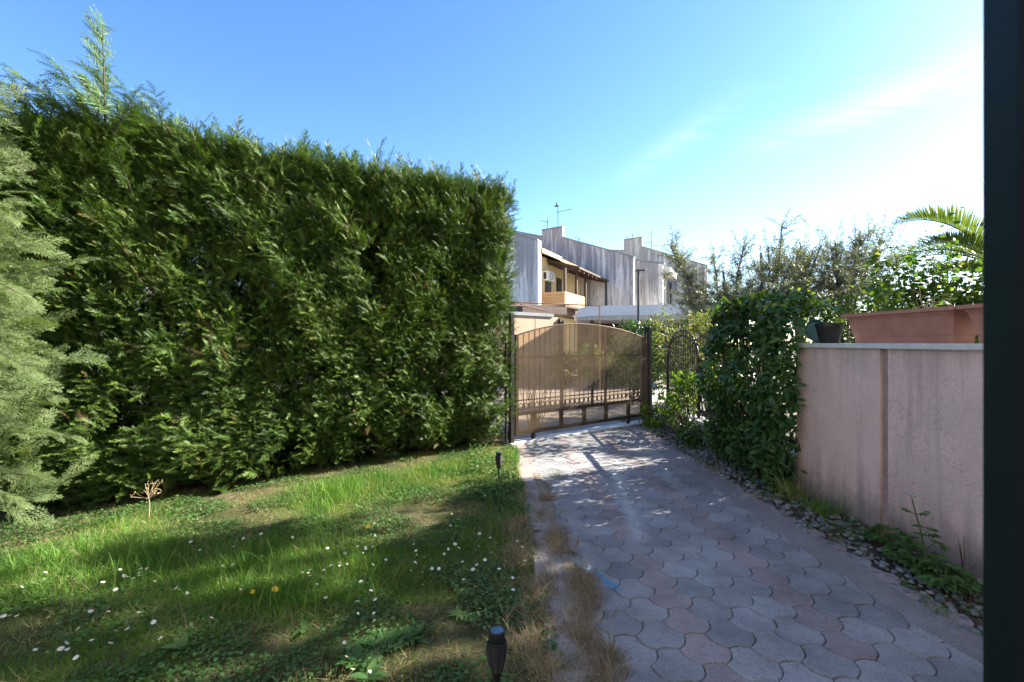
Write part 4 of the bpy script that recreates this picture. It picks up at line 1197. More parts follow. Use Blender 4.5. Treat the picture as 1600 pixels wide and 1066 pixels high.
# house 2
h2 = empty('terraced_house', H(9, -2, zg), 'terraced house with tall streaked grey wall, chimney block and roof aerial', 'house', 'terraced houses across the road')
sl = .368
party(h2, 6.0, 6.28, [(-7, zg), (2.22, zg), (2.22, 5.50), (-1.34, 5.50 + sl * 3.56), (-1.34, 7.34), (-2.44, 7.28), (-2.44, 6.95), (-4.0, 7.4), (-7, 6.2)])
m = MB(); m.prism([(-7, zg), (1.7, zg), (1.7, 5.2), (-4.0, 7.05), (-7, 5.9)], lambda b, z: H(6.281, b, z), lambda b, z: H(11.99, b, z)); m.build('wall', M['cream'], h2)
m = MB(); m.prism([(1.701, zg), (3.23, zg), (3.23, 5.42), (1.701, 5.74)], lambda b, z: H(8.0, b, z), lambda b, z: H(8.25, b, z)); m.build('bay_wall', M['party'], h2)
m = MB(); m.prism([(1.70, 5.75), (3.30, 5.42), (3.30, 5.50), (1.70, 5.83)], lambda b, z: H(7.95, b, z), lambda b, z: H(8.3, b, z)); m.build('bay_capping', M['metal_grey'], h2)
m = MB(); m.prism([(1.701, zg), (3.05, zg), (3.05, 5.0), (1.701, 5.3)], lambda b, z: H(8.251, b, z), lambda b, z: H(10.4, b, z)); m.build('bay', M['cream_white'], h2)
m = MB(); m.prism([(1.7, 5.32), (3.55, 4.95), (3.55, 5.28), (1.7, 5.62)], lambda b, z: H(8.26, b, z), lambda b, z: H(11.2, b, z)); m.build('bay_roof', M['cream_white'], h2)
window(h2, 8.95, 3.05, .7, 3.3, 4.6)
for su, sv in ((8.5, 3.2), (11.7, 3.1)):
    m = MB(); m.tube([H(su, sv, zg), H(su, sv, 4.95)], .06, 8); m.build('downpipe', M['pole_dark'], h2)
ab = H(6.14, -1.62, 7.33)
def dishes(m):
    c = ab + Vector((-.10, -.05, 1.40))
    m.lathe([(.001, 0), (.10, .02), (.16, .07), (.155, .075), (.095, .03), (.001, .012)], c, 14); m.tube([c, c + Vector((.02, 0, .28))], .05, 8)
aerial(h2, ab, 1.55, [(1.08, 1.05, (.95, .3, .28))], dishes)
aerial(h2, H(6.14, -2.2, 7.29), .75, [(.55, .5, (-.9, .2, .3))])
aerial(h2, H(6.14, -.5, 6.5), .30, [(.22, .3, (-.8, .2, .35))])
# house 3
h3 = empty('terraced_house', H(15, 0, zg), 'farthest terraced house, grey wall with rust streaks behind the olive branches', 'house', 'terraced houses across the road')
party(h3, 12.0, 12.28, [(-5, zg), (5.0, zg), (5.0, 5.78), (1.43, 7.20), (1.43, 7.76), (.36, 7.70), (.36, 7.05), (-1.5, 7.3), (-5, 6.2)])
m = MB(); m.prism([(-5, zg), (4.2, zg), (4.2, 5.3), (-1.5, 7.0), (-5, 5.9)], lambda b, z: H(12.281, b, z), lambda b, z: H(18, b, z)); m.build('wall', M['cream'], h3)
aerial(h3, H(12.14, 1.95, 6.95), 1.55, [(.35, 1.3, (.95, -.2, .05)), (.6, .7, (-.95, .2, .05))])
aerial(h3, H(12.14, .55, 7.7), .28, [(.25, .22, (-.9, .2, .1))])
aerial(h3, H(12.14, .85, 7.72), .42, [(.3, .2, (-.3, .2, .9))])

# white flat roofed carport in front of the houses
cdir = Vector((.891, -.10)).normalized(); cn = Vector((-cdir.y, cdir.x))
c0 = P(902, 500, 17.5)
def CP(a, b, z): return Vector((c0.x + cdir.x * a + cn.x * b, c0.y + cdir.y * a + cn.y * b, z))
cp = empty('carport', CP(2.5, 1.5, 0), 'long white flat roofed carport with rounded end below the grey houses', 'carport')
m = MB()
pf = [(0, 2.52), (.0, 2.60), (.10, 2.72), (.28, 2.84), (.5, 2.90), (3.2, 2.98), (3.2, 2.60), (.0, 2.50)]
m.prism([(.02, 2.46), (-.04, 2.60), (.04, 2.76), (.20, 2.86), (.5, 2.90), (6.5, 2.98), (6.5, 2.58), (.5, 2.52)], lambda a, z: CP(a, 0, z), lambda a, z: CP(a, 3.4, z)); m.build('roof', M['canopy'], cp)
m = MB(); m.prism([(.06, 2.36), (.06, 2.455), (.5, 2.515), (6.5, 2.575), (6.5, 2.38)], lambda a, z: CP(a, .03, z), lambda a, z: CP(a, 3.3, z)); m.build('fascia', M['canopy_edge'], cp)
for a in (.5, 3.3, 6.1):
    m = MB(); m.box(a, a + .14, .3, .44, -.05, 2.36, 0, CP); m.build('post', M['pole_dark'], cp)
m = MB(); m.box(.1, 6.5, 3.2, 3.35, -.05, 2.36, 0, CP); m.build('back_wall', M['dark_wood'], cp)

# beige garden wall with a dark roofed shed and a rusty pergola frame
b0 = P(770, 540, 15.8); b1 = P(872, 540, 18.0); bd = (b1 - b0); bd.z = 0; BL = bd.length; bd.normalize(); bn = Vector((-bd.y, bd.x, 0))
BP = lambda a, b, z: Vector((b0.x, b0.y, 0)) + bd * a + bn * b + Vector((0, 0, z))
sh = empty('shed', BP(BL / 2, 1, 0), 'beige plastered shed with dark roof edge across the road', 'shed')
m = MB(); m.box(-3.5, BL, 0, .22, -.05, 2.50, 0, BP); m.box(BL - .22, BL, .221, 2.4, -.05, 2.50, 0, BP); m.build('wall', M['beige'], sh)
m = MB(); m.box(-3.6, BL - .3, -.06, 2.5, 2.501, 2.62, 0, BP); m.build('roof', M['metal_grey'], sh)
m = MB(); m.box(BL * .42, BL + .5, -.02, 2.4, 2.622, 2.92, 0, BP); m.build('roof_box', M['dark_wood'], sh)
m = MB(); m.box(BL * .62, BL * .62 + .02, -.008, -.001, -.05, 2.5, 0, BP); m.build('joint', M['concrete'], sh)
m = MB(); m.box(BL + .02, BL + .22, -.1, .1, -.05, 2.45, 0, BP); m.box(BL + .02, BL + .22, .3, 2.5, .0, 2.5, 0, BP); m.build('corner_post', M['dark_wood'], sh)
pg = empty('pergola_frame', (P(937, 540, 14.5).x, 14.5, 0), 'thin rusty metal pergola frame standing beyond the gate', 'pergola')
a = P(937, 478, 14.5); m = MB(); m.tube([Vector((a.x, a.y, -.03)), a], .022, 6); m.build('post', M['rust'], pg)
b = P(770, 471, 13.8); m = MB(); m.tube([a, b], .022, 6); m.build('rail', M['rust'], pg)
c = P(770, 468, 15.2); d_ = P(852, 486, 16.0); m = MB(); m.tube([c, d_], .024, 6); m.build('rail', M['rust'], pg)
c = P(770, 478, 14.6); d_ = P(880, 477, 16.1); m = MB(); m.tube([c, d_], .02, 6); m.build('rail', M['rust'], pg)
m = MB(); m.tube([Vector((b.x, b.y, -.03)), b], .022, 6); m.build('post', M['rust'], pg)

sp = empty('street_lamp', (P(997.5, 540, 15.2).x, 15.2, 0), 'slim dark street lamp with flat head before the grey house', 'street lamp')
tp = P(997.5, 424, 15.2); m = MB(); m.tube([(tp.x, tp.y, -.05), (tp.x, tp.y, 1.2), tp], [.055, .05, .035], 10); m.build('pole', M['pole_dark'], sp, True)
m = MB(); m.bbox(tp.x - .10, tp.x + .24, tp.y - .10, tp.y + .10, tp.z - .0, tp.z + .05, .02); m.build('lamp_head', M['pole_dark'], sp)

# pale winter twigs of a small plant beyond the gate
bt = empty('bare_shrub', (P(835, 540, 8.2).x, 8.2, 0), 'pale leafless twiggy shrub just beyond the left part of the gate', 'shrub')
m = MB(); rr = random.Random(2)
for k in range(16):
    p = Vector((P(835, 540, 8.2).x + rr.uniform(-.12, .12), 8.2 + rr.uniform(-.1, .1), -.03)); d = Vector((rr.uniform(-.25, .25), rr.uniform(-.2, .2), 1)); q = [p]
    for i in range(6):
        d = (d + Vector((rr.uniform(-.16, .16), rr.uniform(-.16, .16), .05))).normalized(); q.append(q[-1] + d * rr.uniform(.20, .30))
    m.tube(q, [.008, .002], 5)
m.build('twigs', M['straw'], bt, True)

# pale house far behind the hedge on the left, and the neighbour's house to the right of the garden
def plain_house(label, x0, x1, y0, y1, z1, zr, wallm, wins, along='y', group=None):
    r = empty('house', ((x0 + x1) / 2, (y0 + y1) / 2, 0), label, 'house', group)
    m = MB(); m.box(x0, x1, y0, y1, -.1, z1); m.build('wall', M[wallm], r)
    m = MB(); o_ = .35
    if along == 'y': m.prism([(x0 - o_, z1 + .001), (x1 + o_, z1 + .001), ((x0 + x1) / 2, zr)], lambda a, z: (a, y0 - o_, z), lambda a, z: (a, y1 + o_, z))
    m.build('roof', M['roof_tile'], r)
    for side, t, z0, z2 in wins:
        m = MB()
        if side == 'w': bx = (x0 - .04, x0 - .001, t - .5, t + .5)
        elif side == 'e': bx = (x1 + .001, x1 + .04, t - .5, t + .5)
        else: bx = (t - .5, t + .5, y0 - .04, y0 - .001)
        m.box(*bx, z0, z2); f = m.build('window', M['dark_wood'], r)
        m = MB(); bx = (bx[0] - (.01 if side == 'w' else -.08), bx[1] - (.01 if side == 'w' else -.08 if side == 's' else -.01), bx[2] + .08, bx[3] - .08) if side != 's' else (bx[0] + .08, bx[1] - .08, bx[2] - .01, bx[3] - .01)
        if side == 'e': bx = (x1 + .01, x1 + .05, t - .42, t + .42)
        m.box(*bx, z0 + .08, z2 - .08); m.build('pane', M['glass'], f)
plain_house('pale house behind the hedge glimpsed between the cypress boughs', -16, -9.2, 7.8, 13, 3.3, 4.3, 'shed_white', [('e', 9.4, 1.0, 2.2), ('e', 11.4, 1.0, 2.2), ('s', -10.4, 1.0, 2.2), ('s', -12.5, 1.0, 2.2)])

plain_house('cream house with the doorway we look out of, behind the viewer', -7, 8.6, -8, -.75, 6.2, 8.2, 'cream_white', [])
# a row of tall garden trees to the right of the view throws broken shade over drive and lawn
def garden_tree(x, y, h, seed):
    t_ = empty('garden_tree', (x, y, 0), 'tall leafy tree in the neighbouring garden to the right of the view', 'tree', 'tall trees of the neighbouring garden')
    L = Leaves(); st = MB(); rr = random.Random(seed); st.tube([(x, y, -.05), (x - .05, y, h * .3), (x + .08, y + .05, h * .6), (x, y, h * .97)], [.17, .13, .09, .02], 9)
    for k in range(26):
        q = k / 25; z = h * (.16 + .80 * q); a = k * 2.4 + seed; ra = .85 * (1 - .30 * q)
        c_ = Vector((x + cos(a) * ra, y + sin(a) * ra, z + .25)); st.tube([(x, y, z - .2), c_], [.04, .012], 6)
        leaf_cloud(L, ROUND, c_, (.62, .62, .5), 100, .15, .45, .2, seed=seed * 20 + k)
    L.build('crown', M['broad'], t_, smooth=True); st.build('trunk', M['bark'], t_, True)
for k, (x, y, h) in enumerate(((10.2, 2.2, 8.6), (10.6, 4.0, 9.4), (10.4, 5.6, 9.6), (10.7, 7.0, 9.9), (11.2, 8.4, 9.6))): garden_tree(x, y, h, k + 1)

# ================================================================== LAWN PLANTS
def lawn_pts(n, ymin=.9, ymax=7.2, power=1.0, margin=0.0):
    out = []
    while len(out) < n:
        y = ymin + (ymax - ymin) * rng.random() ** power
        xr = D(.30, y).x - margin; x = xr - rng.random() * 5.6
        t = (Vector((x, y, 0)) - GL).dot(gn)
        if t < -.30: continue
        if x < -4.9 or abs(x) / max(y, .1) > 1.35: continue
        out.append((x, y))
    return out
def longness(x, y):      # where the grass has grown long
    a = noise.noise(Vector((x * .9, y * .9, 40)))
    t = (Vector((x, y, 0)) - GL).dot(gn)
    return max(0, min(1, .45 + 1.2 * a)) * max(0, min(1, (t - .1) / .4)) * (1 if t < 2.3 else max(.15, 1 - (t - 2.3) * .8))
L = Leaves()
def sow(n, lo, hi, lmin, lmax, tint, power, lean, tm=BLADES, sel=None):
    pos = []; dd = []; ss = []; tt = []
    for x, y in lawn_pts(n, lo, hi, power):
        dens = noise.noise(Vector((x * 2.6, y * 2.6, 8)))
        if sel is not None and not sel(x, y, dens): continue
        lg = longness(x, y)
        pos.append((x, y, lawn_z(x, y) - .008)); a = rng.uniform(0, 2 * pi); ln = rng.uniform(.2, 1) * lean
        dd.append((cos(a) * ln, sin(a) * ln, 1)); ss.append((lmin + (lmax - lmin) * lg) * rng.uniform(.6, 1.25))
        tt.append(tint + .22 * noise.noise(Vector((x * 1.3, y * 1.3, 60))) + rng.normal(0, .09) - .08 * (lg - .4))
    k = len(pos)
    if k: L.put(tm, pos, dd, rng.normal(0, 1, (k, 3)), ss, tt)
sow(95000, .9, 3.4, .022, .085, .47, .9, 1.2)
sow(90000, 2.6, 7.2, .03, .12, .46, 1.1, 1.1)
sow(6000, 2.4, 6.6, .10, .21, .50, 1.0, .5, sel=lambda x, y, d: longness(x, y) > .5 and d > -.1)
sow(42000, .9, 6.8, .06, .12, .95, .9, 3.2, WISPS, sel=lambda x, y, d: d < .10)
grass = L.build('grass', M['grass']); tag(grass, kind='stuff')

L = Leaves()             # clover and other small broad leaves lying between the grass
pos = []; tt = []
for x, y in lawn_pts(60000, .9, 6.6, .9):
    if noise.noise(Vector((x * 2.1, y * 2.1, 90))) < -.05: continue
    pos.append((x, y, lawn_z(x, y) + rng.uniform(.004, .035))); tt.append(.45 + rng.normal(0, .14))
k = len(pos); an = rng.uniform(0, 2 * pi, k)
L.put(ROUND + SMALL, pos, np.stack([np.cos(an), np.sin(an), rng.uniform(-.1, .5, k)], 1), np.tile(up, (k, 1)) + rng.normal(0, .3, (k, 3)), rng.uniform(.010, .028, k), tt)
for _ in range(2600):
    y = rng.uniform(2.4, 8.4); x = rng.uniform(2.46, 3.06)
    if noise.noise(Vector((x * 3, y * 2.2, 33))) < .10: continue
    w_ = D(x, y); pos = [(w_.x, w_.y, rng.uniform(.01, .06))]; a_ = rng.uniform(0, 2 * pi)
    L.put(SMALL[:1], pos, [(cos(a_), sin(a_), rng.uniform(-.1, .5))], [up + rng.normal(0, .3, 3)], rng.uniform(.015, .04), .5 + rng.normal(0, .18))
# taller sunny weeds along the edge by the gate post
pos = []; tt = []
for _ in range(2600):
    q = G(rng.uniform(735, 818), rng.uniform(705, 790)); f_ = noise.noise(Vector((q.x * 5, q.y * 5, 4)))
    if q.x > D(.25, q.y).x or f_ < -.1: continue
    pos.append((q.x, q.y, rng.uniform(.01, .20) * (.5 + f_))); tt.append(.62 + rng.normal(0, .16))
k = len(pos); an = rng.uniform(0, 2 * pi, k)
L.put(SMALL, pos, np.stack([np.cos(an), np.sin(an), rng.uniform(-.1, .9, k)], 1), np.tile(up, (k, 1)) + rng.normal(0, .4, (k, 3)), rng.uniform(.02, .045, k), tt)
tag(L.build('ground_cover', M['weed'], smooth=True), kind='stuff')

# dry grass along both edges of the path strip
L = Leaves()
def dry(n, x0, x1, y0, y1, l0, l1, tint, hole=-.2, tm=WISPS, lean=1.1):
    pos = []; dd = []; ss = []; tt = []
    for _ in range(n // 16):
        y = rng.uniform(y0, y1); x = rng.normal((x0 + x1) / 2, (x1 - x0) / 2.6) + .08 * noise.noise(Vector((y * 1.6, 5, x0))) + .05 * noise.noise(Vector((y * 5, 9, x0)))
        if noise.noise(Vector((y * 2.4, x * 3, x0 * 9))) < hole: continue
        big = rng.uniform(.5, 1.25); t0 = tint + rng.normal(0, .16); nb_ = int(rng.uniform(8, 24))
        for _ in range(nb_):
            w = D(x + rng.normal(0, .016), y + rng.normal(0, .016)); pos.append((w.x, w.y, -.004)); a = rng.uniform(0, 2 * pi); ln = rng.uniform(.1, 1) * lean * 1.3
            dd.append((cos(a) * ln, sin(a) * ln, 1)); ss.append(rng.uniform(l0, l1) * big); tt.append(t0 + rng.normal(0, .14))
    k = len(pos); L.put(tm, pos, dd, rng.normal(0, 1, (k, 3)), ss, tt)
dry(15000, .43, .55, .9, 4.4, .03, .13, .45, -.28)
dry(1500, .46, .56, 4.0, 5.6, .03, .07, .6, .0)
dry(12000, .12, .30, .9, 4.6, .05, .12, .45, -.15)
dry(900, .46, .56, 4.6, 6.4, .03, .07, .95, .05, BLADES)
dry(1500, 2.46, 2.62, 1.5, 7.0, .04, .10, .5, .1)
tag(L.build('dry_grass', M['drygrass']), kind='stuff')

# daisies, each one an object
dm = MB()
dm.tube([(0, 0, -.05), (.003, .002, -.02), (0, 0, 0)], .0013, 5, 2)
for k in range(15):
    a = 2 * pi * k / 15; b = .125; r0, r1, z1 = .004, .0145, .0025 * (1 if k % 2 else .3)
    dm.add([(r0 * cos(a - .2), r0 * sin(a - .2), .0005), (r1 * cos(a - b), r1 * sin(a - b), z1), (r1 * 1.08 * cos(a), r1 * 1.08 * sin(a), z1), (r1 * cos(a + b), r1 * sin(a + b), z1), (r0 * cos(a + .2), r0 * sin(a + .2), .0005)], [(0, 1, 2, 3, 4)], 0)
dm.lathe([(.0052, .0002), (.0046, .0028), (.001, .0042)], (0, 0, 0), 10, 1)
daisy0 = dm.build('daisy', [M['white_petal'], M['yellow'], M['stem']], fix=False)
tag(daisy0, 'small white daisy with yellow centre growing in the lawn', 'daisy', 'daisies in the lawn')
spots = [(86, 888), (71, 895), (69, 907), (34, 920), (15, 963), (26, 963), (75, 964), (134, 909), (138, 898), (160, 907), (173, 892), (194, 897), (199, 898), (217, 893), (220, 887), (218, 897), (229, 887),
         (161, 908), (122, 982), (143, 1000), (104, 1005), (107, 1014), (55, 1015), (60, 1004), (170, 953), (200, 952), (240, 973), (199, 983), (280, 920), (275, 918), (377, 922), (329, 949), (315, 816), (312, 859), (298, 846), (253, 827),
         (328, 815), (347, 834), (380, 843), (408, 836), (365, 854), (381, 871), (348, 885), (457, 840), (477, 886), (458, 834), (509, 870), (505, 833), (512, 858), (553, 846), (558, 854), (567, 865), (579, 864), (585, 818), (598, 840), (607, 805),
         (649, 833), (681, 852), (689, 852), (694, 838), (711, 850), (717, 856), (748, 854), (706, 802), (704, 820), (741, 794), (743, 764), (695, 744), (790, 801), (766, 841), (775, 850), (808, 846), (816, 855), (780, 889), (763, 889), (745, 883), (739, 890), (675, 889),
         (651, 867), (660, 895), (642, 893), (724, 906), (743, 917), (801, 903), (583, 883), (539, 866), (531, 885), (530, 885), (484, 901), (482, 896), (478, 891), (506, 892), (455, 885), (564, 910), (495, 914), (509, 935), (586, 938), (584, 959), (585, 970), (538, 1006), (628, 1056), (551, 1046), (550, 869), (650, 860), (636, 832), (634, 852), (649, 880)]
rr = random.Random(4)
for (px, py) in list(spots):
    if rr.random() < .62: spots.append((px + rr.gauss(0, 26), min(1050, max(775, py + rr.gauss(4, 14)))))
for i, (px, py) in enumerate(spots):
    o = daisy0 if i == 0 else daisy0.copy()
    if i: col.objects.link(o)
    z = rr.uniform(.035, .06); q = G(px, py, z)
    o.location = (q.x, q.y, lawn_z(q.x, q.y) + z); o.rotation_euler = (rr.uniform(-.75, .35), rr.uniform(-.5, .5), rr.uniform(0, 6)); s = rr.uniform(.5, .9); o.scale = (s, s, s)
# dandelions
dn = MB(); dn.tube([(0, 0, -.07), (.004, 0, -.03), (0, 0, 0)], .0016, 5, 1)
for ring_, (r1, z1, n_) in enumerate(((.018, .002, 18), (.013, .006, 14), (.007, .009, 9))):
    for k in range(n_):
        a = 2 * pi * (k + .5 * ring_) / n_; dn.add([(0, 0, .001), (r1 * cos(a - .13), r1 * sin(a - .13), z1), (r1 * 1.1 * cos(a), r1 * 1.1 * sin(a), z1), (r1 * cos(a + .13), r1 * sin(a + .13), z1)], [(0, 1, 2, 3)], 0)
dand0 = dn.build('dandelion', [M['yellow'], M['stem']], fix=False)
for i, (px, py, lab) in enumerate(((575, 823, 'yellow dandelion in long grass in the middle of the lawn'), (395, 925, 'yellow dandelion half closed, beside another in the front of the lawn'), (430, 921, 'yellow dandelion just right of a half closed one'), (578, 763, 'yellow dandelion at the foot of the cypress hedge'))):
    o = dand0 if i == 0 else dand0.copy()
    if i: col.objects.link(o)
    q = G(px, py, .07); o.location = (q.x, q.y, .07); o.rotation_euler = (rr.uniform(-.6, .2), rr.uniform(-.4, .4), rr.uniform(0, 6)); tag(o, lab, 'dandelion', 'dandelions in the lawn')
    if i == 1: o.scale = (1, .6, 1)

# leaf rosettes and tufts
def rosette(px, py, R, label, n=11, tm=LAUREL, lift=.35, tint=.5, wide=1.0, seed=0):
    q = G(px, py); o = empty('rosette_weed', (q.x, q.y, lawn_z(q.x, q.y)), label, 'weed', 'leafy weeds in the lawn')
    L = Leaves(); an = np.arange(n) * 2.4 + seed
    L.put(tm, np.tile((q.x, q.y, lawn_z(q.x, q.y) + .004), (n, 1)), np.stack([np.cos(an), np.sin(an), rng.uniform(lift * .3, lift * 1.4, n)], 1), np.tile(up, (n, 1)) + rng.normal(0, .15, (n, 3)), rng.uniform(.6, 1.1, n) * R, tint + rng.normal(0, .1, n))
    L.build('leaves', M['weed'], o, smooth=True)
rosette(600, 1005, .13, 'large leafy rosette weed in the front of the lawn left of the torch', 15)
rosette(640, 1000, .11, 'leafy rosette weed touching the largest rosette on its right side', 12, seed=1)
rosette(560, 1035, .12, 'leafy rosette weed in front of the largest rosette', 13, seed=2)
rosette(575, 1062, .10, 'leafy rosette weed nearest the viewer, cut by the lower picture border', 12, seed=3)
rosette(285, 1015, .09, 'pale upright leafed weed in the lower left of the lawn', 8, lift=.9, tint=.75, seed=4)
rosette(720, 962, .08, 'small pale rosette weed beside dry thatch', 8, tint=.8, seed=5)
rosette(345, 770, .12, 'broad leafed weed at the hedge foot below the dry flower head', 10, ROUND, .9, .75, seed=6)
rosette(135, 850, .13, 'fern like weed in the dark hollow under the pale cypress', 12, LAUREL, .6, .6, seed=7)
rosette(475, 985, .07, 'small flat rosette weed in short grass left of the large rosettes', 9, seed=8)
def tuft(pt, n, l0, l1, label, group, tint=.5, lean=.7, tm=BLADES, mat='grass', spread=.06, name='grass_tuft', cat='grass tuft'):
    o = empty(name, pt, label, cat, group); L = Leaves(); a = rng.uniform(0, 2 * pi, n); ln = rng.uniform(.1, 1, n) * lean
    pos = np.array(pt) + np.stack([rng.normal(0, spread, n), rng.normal(0, spread, n), np.zeros(n)], 1)
    L.put(tm, pos, np.stack([np.cos(a) * ln, np.sin(a) * ln, np.ones(n)], 1), rng.normal(0, 1, (n, 3)), rng.uniform(l0, l1, n), tint + rng.normal(0, .12, n))
    L.build('foliage', M[mat], o); return o
tuft(G(1240, 778), 130, .10, .26, 'straw tinged grass tuft at the foot of the laurel hedge', 'grass tufts in the gravel', .70, 1.0)
tuft(G(1285, 800), 170, .08, .20, 'dense green grass tuft on the gravel against the wall foot', 'grass tufts in the gravel', .52, 1.0, spread=.09)
tuft(G(1215, 762), 120, .08, .20, 'grass tuft under the laurel leaves at the drive edge', 'grass tufts in the gravel', .45, 1.0, spread=.08)
tuft(G(1380, 845), 70, .08, .17, 'brownish dry grass tuft before the wall joint', 'grass tufts in the gravel', .92, .5, spread=.05)
tuft(G(1330, 835), 120, .03, .08, 'low bright green tuft among the pebbles near the drive border', 'grass tufts in the gravel', .6, 1.3, spread=.08)
tuft(G(1462, 955), 110, .03, .08, 'low green tuft at the drive border near the tall weed', 'grass tufts in the gravel', .5, 1.3, spread=.07)
tuft(G(1500, 930), 60, .06, .13, 'rusty brown dead tuft beside the tall weed', 'grass tufts in the gravel', .95, .5, WISPS, 'drygrass', .035)
tuft(G(862, 835), 30, .02, .07, 'small dark green tuft growing in the path strip crack', None, .4, 1.2, spread=.02)
tuft(G(882, 1035), 60, .02, .08, 'leafy green tuft growing in the front of the path strip', None, .6, 1.2, spread=.04)
tuft(G(868, 745), 60, .03, .10, 'green tuft in the paving joint near the sunlit paving', None, .62, 1.2, spread=.05)

def tall_weed(base, h, label, bend, seed, size=.06, flower=True, lower=10):
    rr = random.Random(seed); o = empty('tall_weed', base, label, 'weed', None); b = Vector(base)
    pts = [b]; d = Vector((bend[0] * .2, bend[1] * .2, 1)).normalized()
    for i in range(6): d = (d + Vector((bend[0] * .06, bend[1] * .06, 0)) + Vector((rr.uniform(-.06, .06), rr.uniform(-.06, .06), 0))).normalized(); pts.append(pts[-1] + d * h / 6)
    m = MB(); m.tube(pts, [.008, .003], 7); L = Leaves()
    for t, n_, s in ((.0, lower, 1.6), (.12, 5, 1.5), (.32, 6, 1.3), (.5, 5, 1.1), (.78, 5, .8)):
        k = min(5, int(t * 6)); p = pts[k].lerp(pts[k + 1], t * 6 - k); an = rng.uniform(0, 2 * pi, n_)
        for w in an:
            e_ = p + Vector((cos(w), sin(w), .5)) * .06 * s; m.tube([p, e_], .002, 4)
            a3 = w + np.array([-.7, 0, .7, -1.3, 1.3])
            L.put(SMALL, np.tile(np.array(e_), (5, 1)), np.stack([np.cos(a3), np.sin(a3), np.full(5, .15)], 1), np.tile(up, (5, 1)) + rng.normal(0, .3, (5, 3)), np.full(5, size * s * .7), .55 + rng.normal(0, .12, 5))
    m.build('stem', M['stem'], o, True); L.build('leaves', M['weed'], o, smooth=True)
    if flower:
        m = MB()
        for k in range(8): w = 2 * pi * k / 8; e_ = pts[-1] + Vector((cos(w) * .03, sin(w) * .03, .03)); m.tube([pts[-1], e_], .0012, 4); m.ring(e_, (1, 0, 0), (0, 1, 0), .006, .003, 8, 5)
        m.build('flower_head', M['canopy_edge'], o, True)
tall_weed(G(1452, 897), .50, 'tall leaning green weed with pale flower head against the pink wall', (-.5, 0), 1)
tall_weed(G(1475, 915), .16, 'bushy low weed at the foot of the tall weed', (.4, 0), 2, .07, False, 14)
tall_weed(G(1390, 850), .14, 'low leafy weed at the foot of the wall joint', (-.2, 0), 3, .06, False, 12)
tall_weed(G(1420, 880), .12, 'low leafy weed between the wall joint and the tall weed', (.1, 0), 5, .06, False, 12)
o = empty('dead_stalks', G(1505, 905), 'thin dark leafless stalks against the wall beside the door frame', 'weed'); m = MB()
for (x1, y1) in ((1497, 842), (1506, 838), (1526, 878), (1500, 850)): 
    a = G(1503, 908); b = P(x1, y1, a.y - .02); m.tube([a, a.lerp(b, .5) + Vector((.01, 0, 0)), b], [.003, .0015], 5)
m.build('stalks', M['twig'], o)
# dry flower head at the hedge foot
q = G(232, 812); o = empty('dried_flower', q, 'dried straw coloured flower head on a stalk in front of the hedge', 'dried flower'); m = MB(); rr = random.Random(6)
top = P(232, 772, q.y); m.tube([q, q.lerp(top, .6) + Vector((.01, 0, 0)), top], [.004, .003], 6)
for k in range(16):
    e_ = top + Vector((rr.gauss(0, .055), rr.gauss(0, .04), rr.uniform(-.01, .10))); m.tube([top - Vector((0, 0, rr.uniform(0, .06))), e_], .0016, 4)
    for j in range(4): c = e_ + Vector((rr.gauss(0, .01), rr.gauss(0, .01), rr.gauss(0, .008))); m.lathe([(.001, -.004), (.0042, 0), (.001, .004)], c, 6)
m.build('flower_head', M['straw'], o, True)
# fallen leaf on the path strip, straw stems by the laurel
o = MB(); c = G(840, 834); t_ = leaf([(0, .02), (.3, .22), (.7, .2), (1, .01)], .5, -.2)
o.add([(c.x + v[0] * .07 - .035, c.y + v[1] * .07, .012 + v[2] * .07) for v in t_[0]], [tuple(f) for f in t_[1]])
tag(o.build('fallen_leaf', M['twig'], smooth=True, fix=False), 'curled dark fallen leaf lying on the path strip', 'leaf')
o = empty('straw_stems', G(1235, 775), 'long pale straw stems arching out from under the laurel', 'dry grass'); m = MB()
for (x1, y1) in ((1178, 725), (1208, 722), (1252, 728), (1205, 800), (1268, 845), (1200, 755), (1295, 770)):
    a = G(1240 + rr.uniform(-12, 12), 780); b = P(x1, y1, a.y + rr.uniform(-.25, .05))
    if b.z < .02: b.z = .02
    m.tube([a, a.lerp(b, .5) + Vector((0, 0, .06)), b], [.0025, .001], 5)
m.build('stems', M['straw'], o)

# ================================================================== SKY, SUN, CAMERA
w = bpy.data.worlds.new('World'); sc.world = w; w.use_nodes = True; nt = w.node_tree
bg = nt.nodes['Background']; sky = nt.nodes.new('ShaderNodeTexSky'); sky.sky_type = 'NISHITA'; sky.sun_disc = False
sky.sun_elevation = SUN_EL; sky.sun_rotation = pi / 2 - SUN_AZ
sky.air_density = 1.0; sky.dust_density = .2; sky.ozone_density = 1.7; sky.altitude = 0
tc = nt.nodes.new('ShaderNodeTexCoord'); sx = nt.nodes.new('ShaderNodeSeparateXYZ'); nt.links.new(tc.outputs['Generated'], sx.inputs[0])
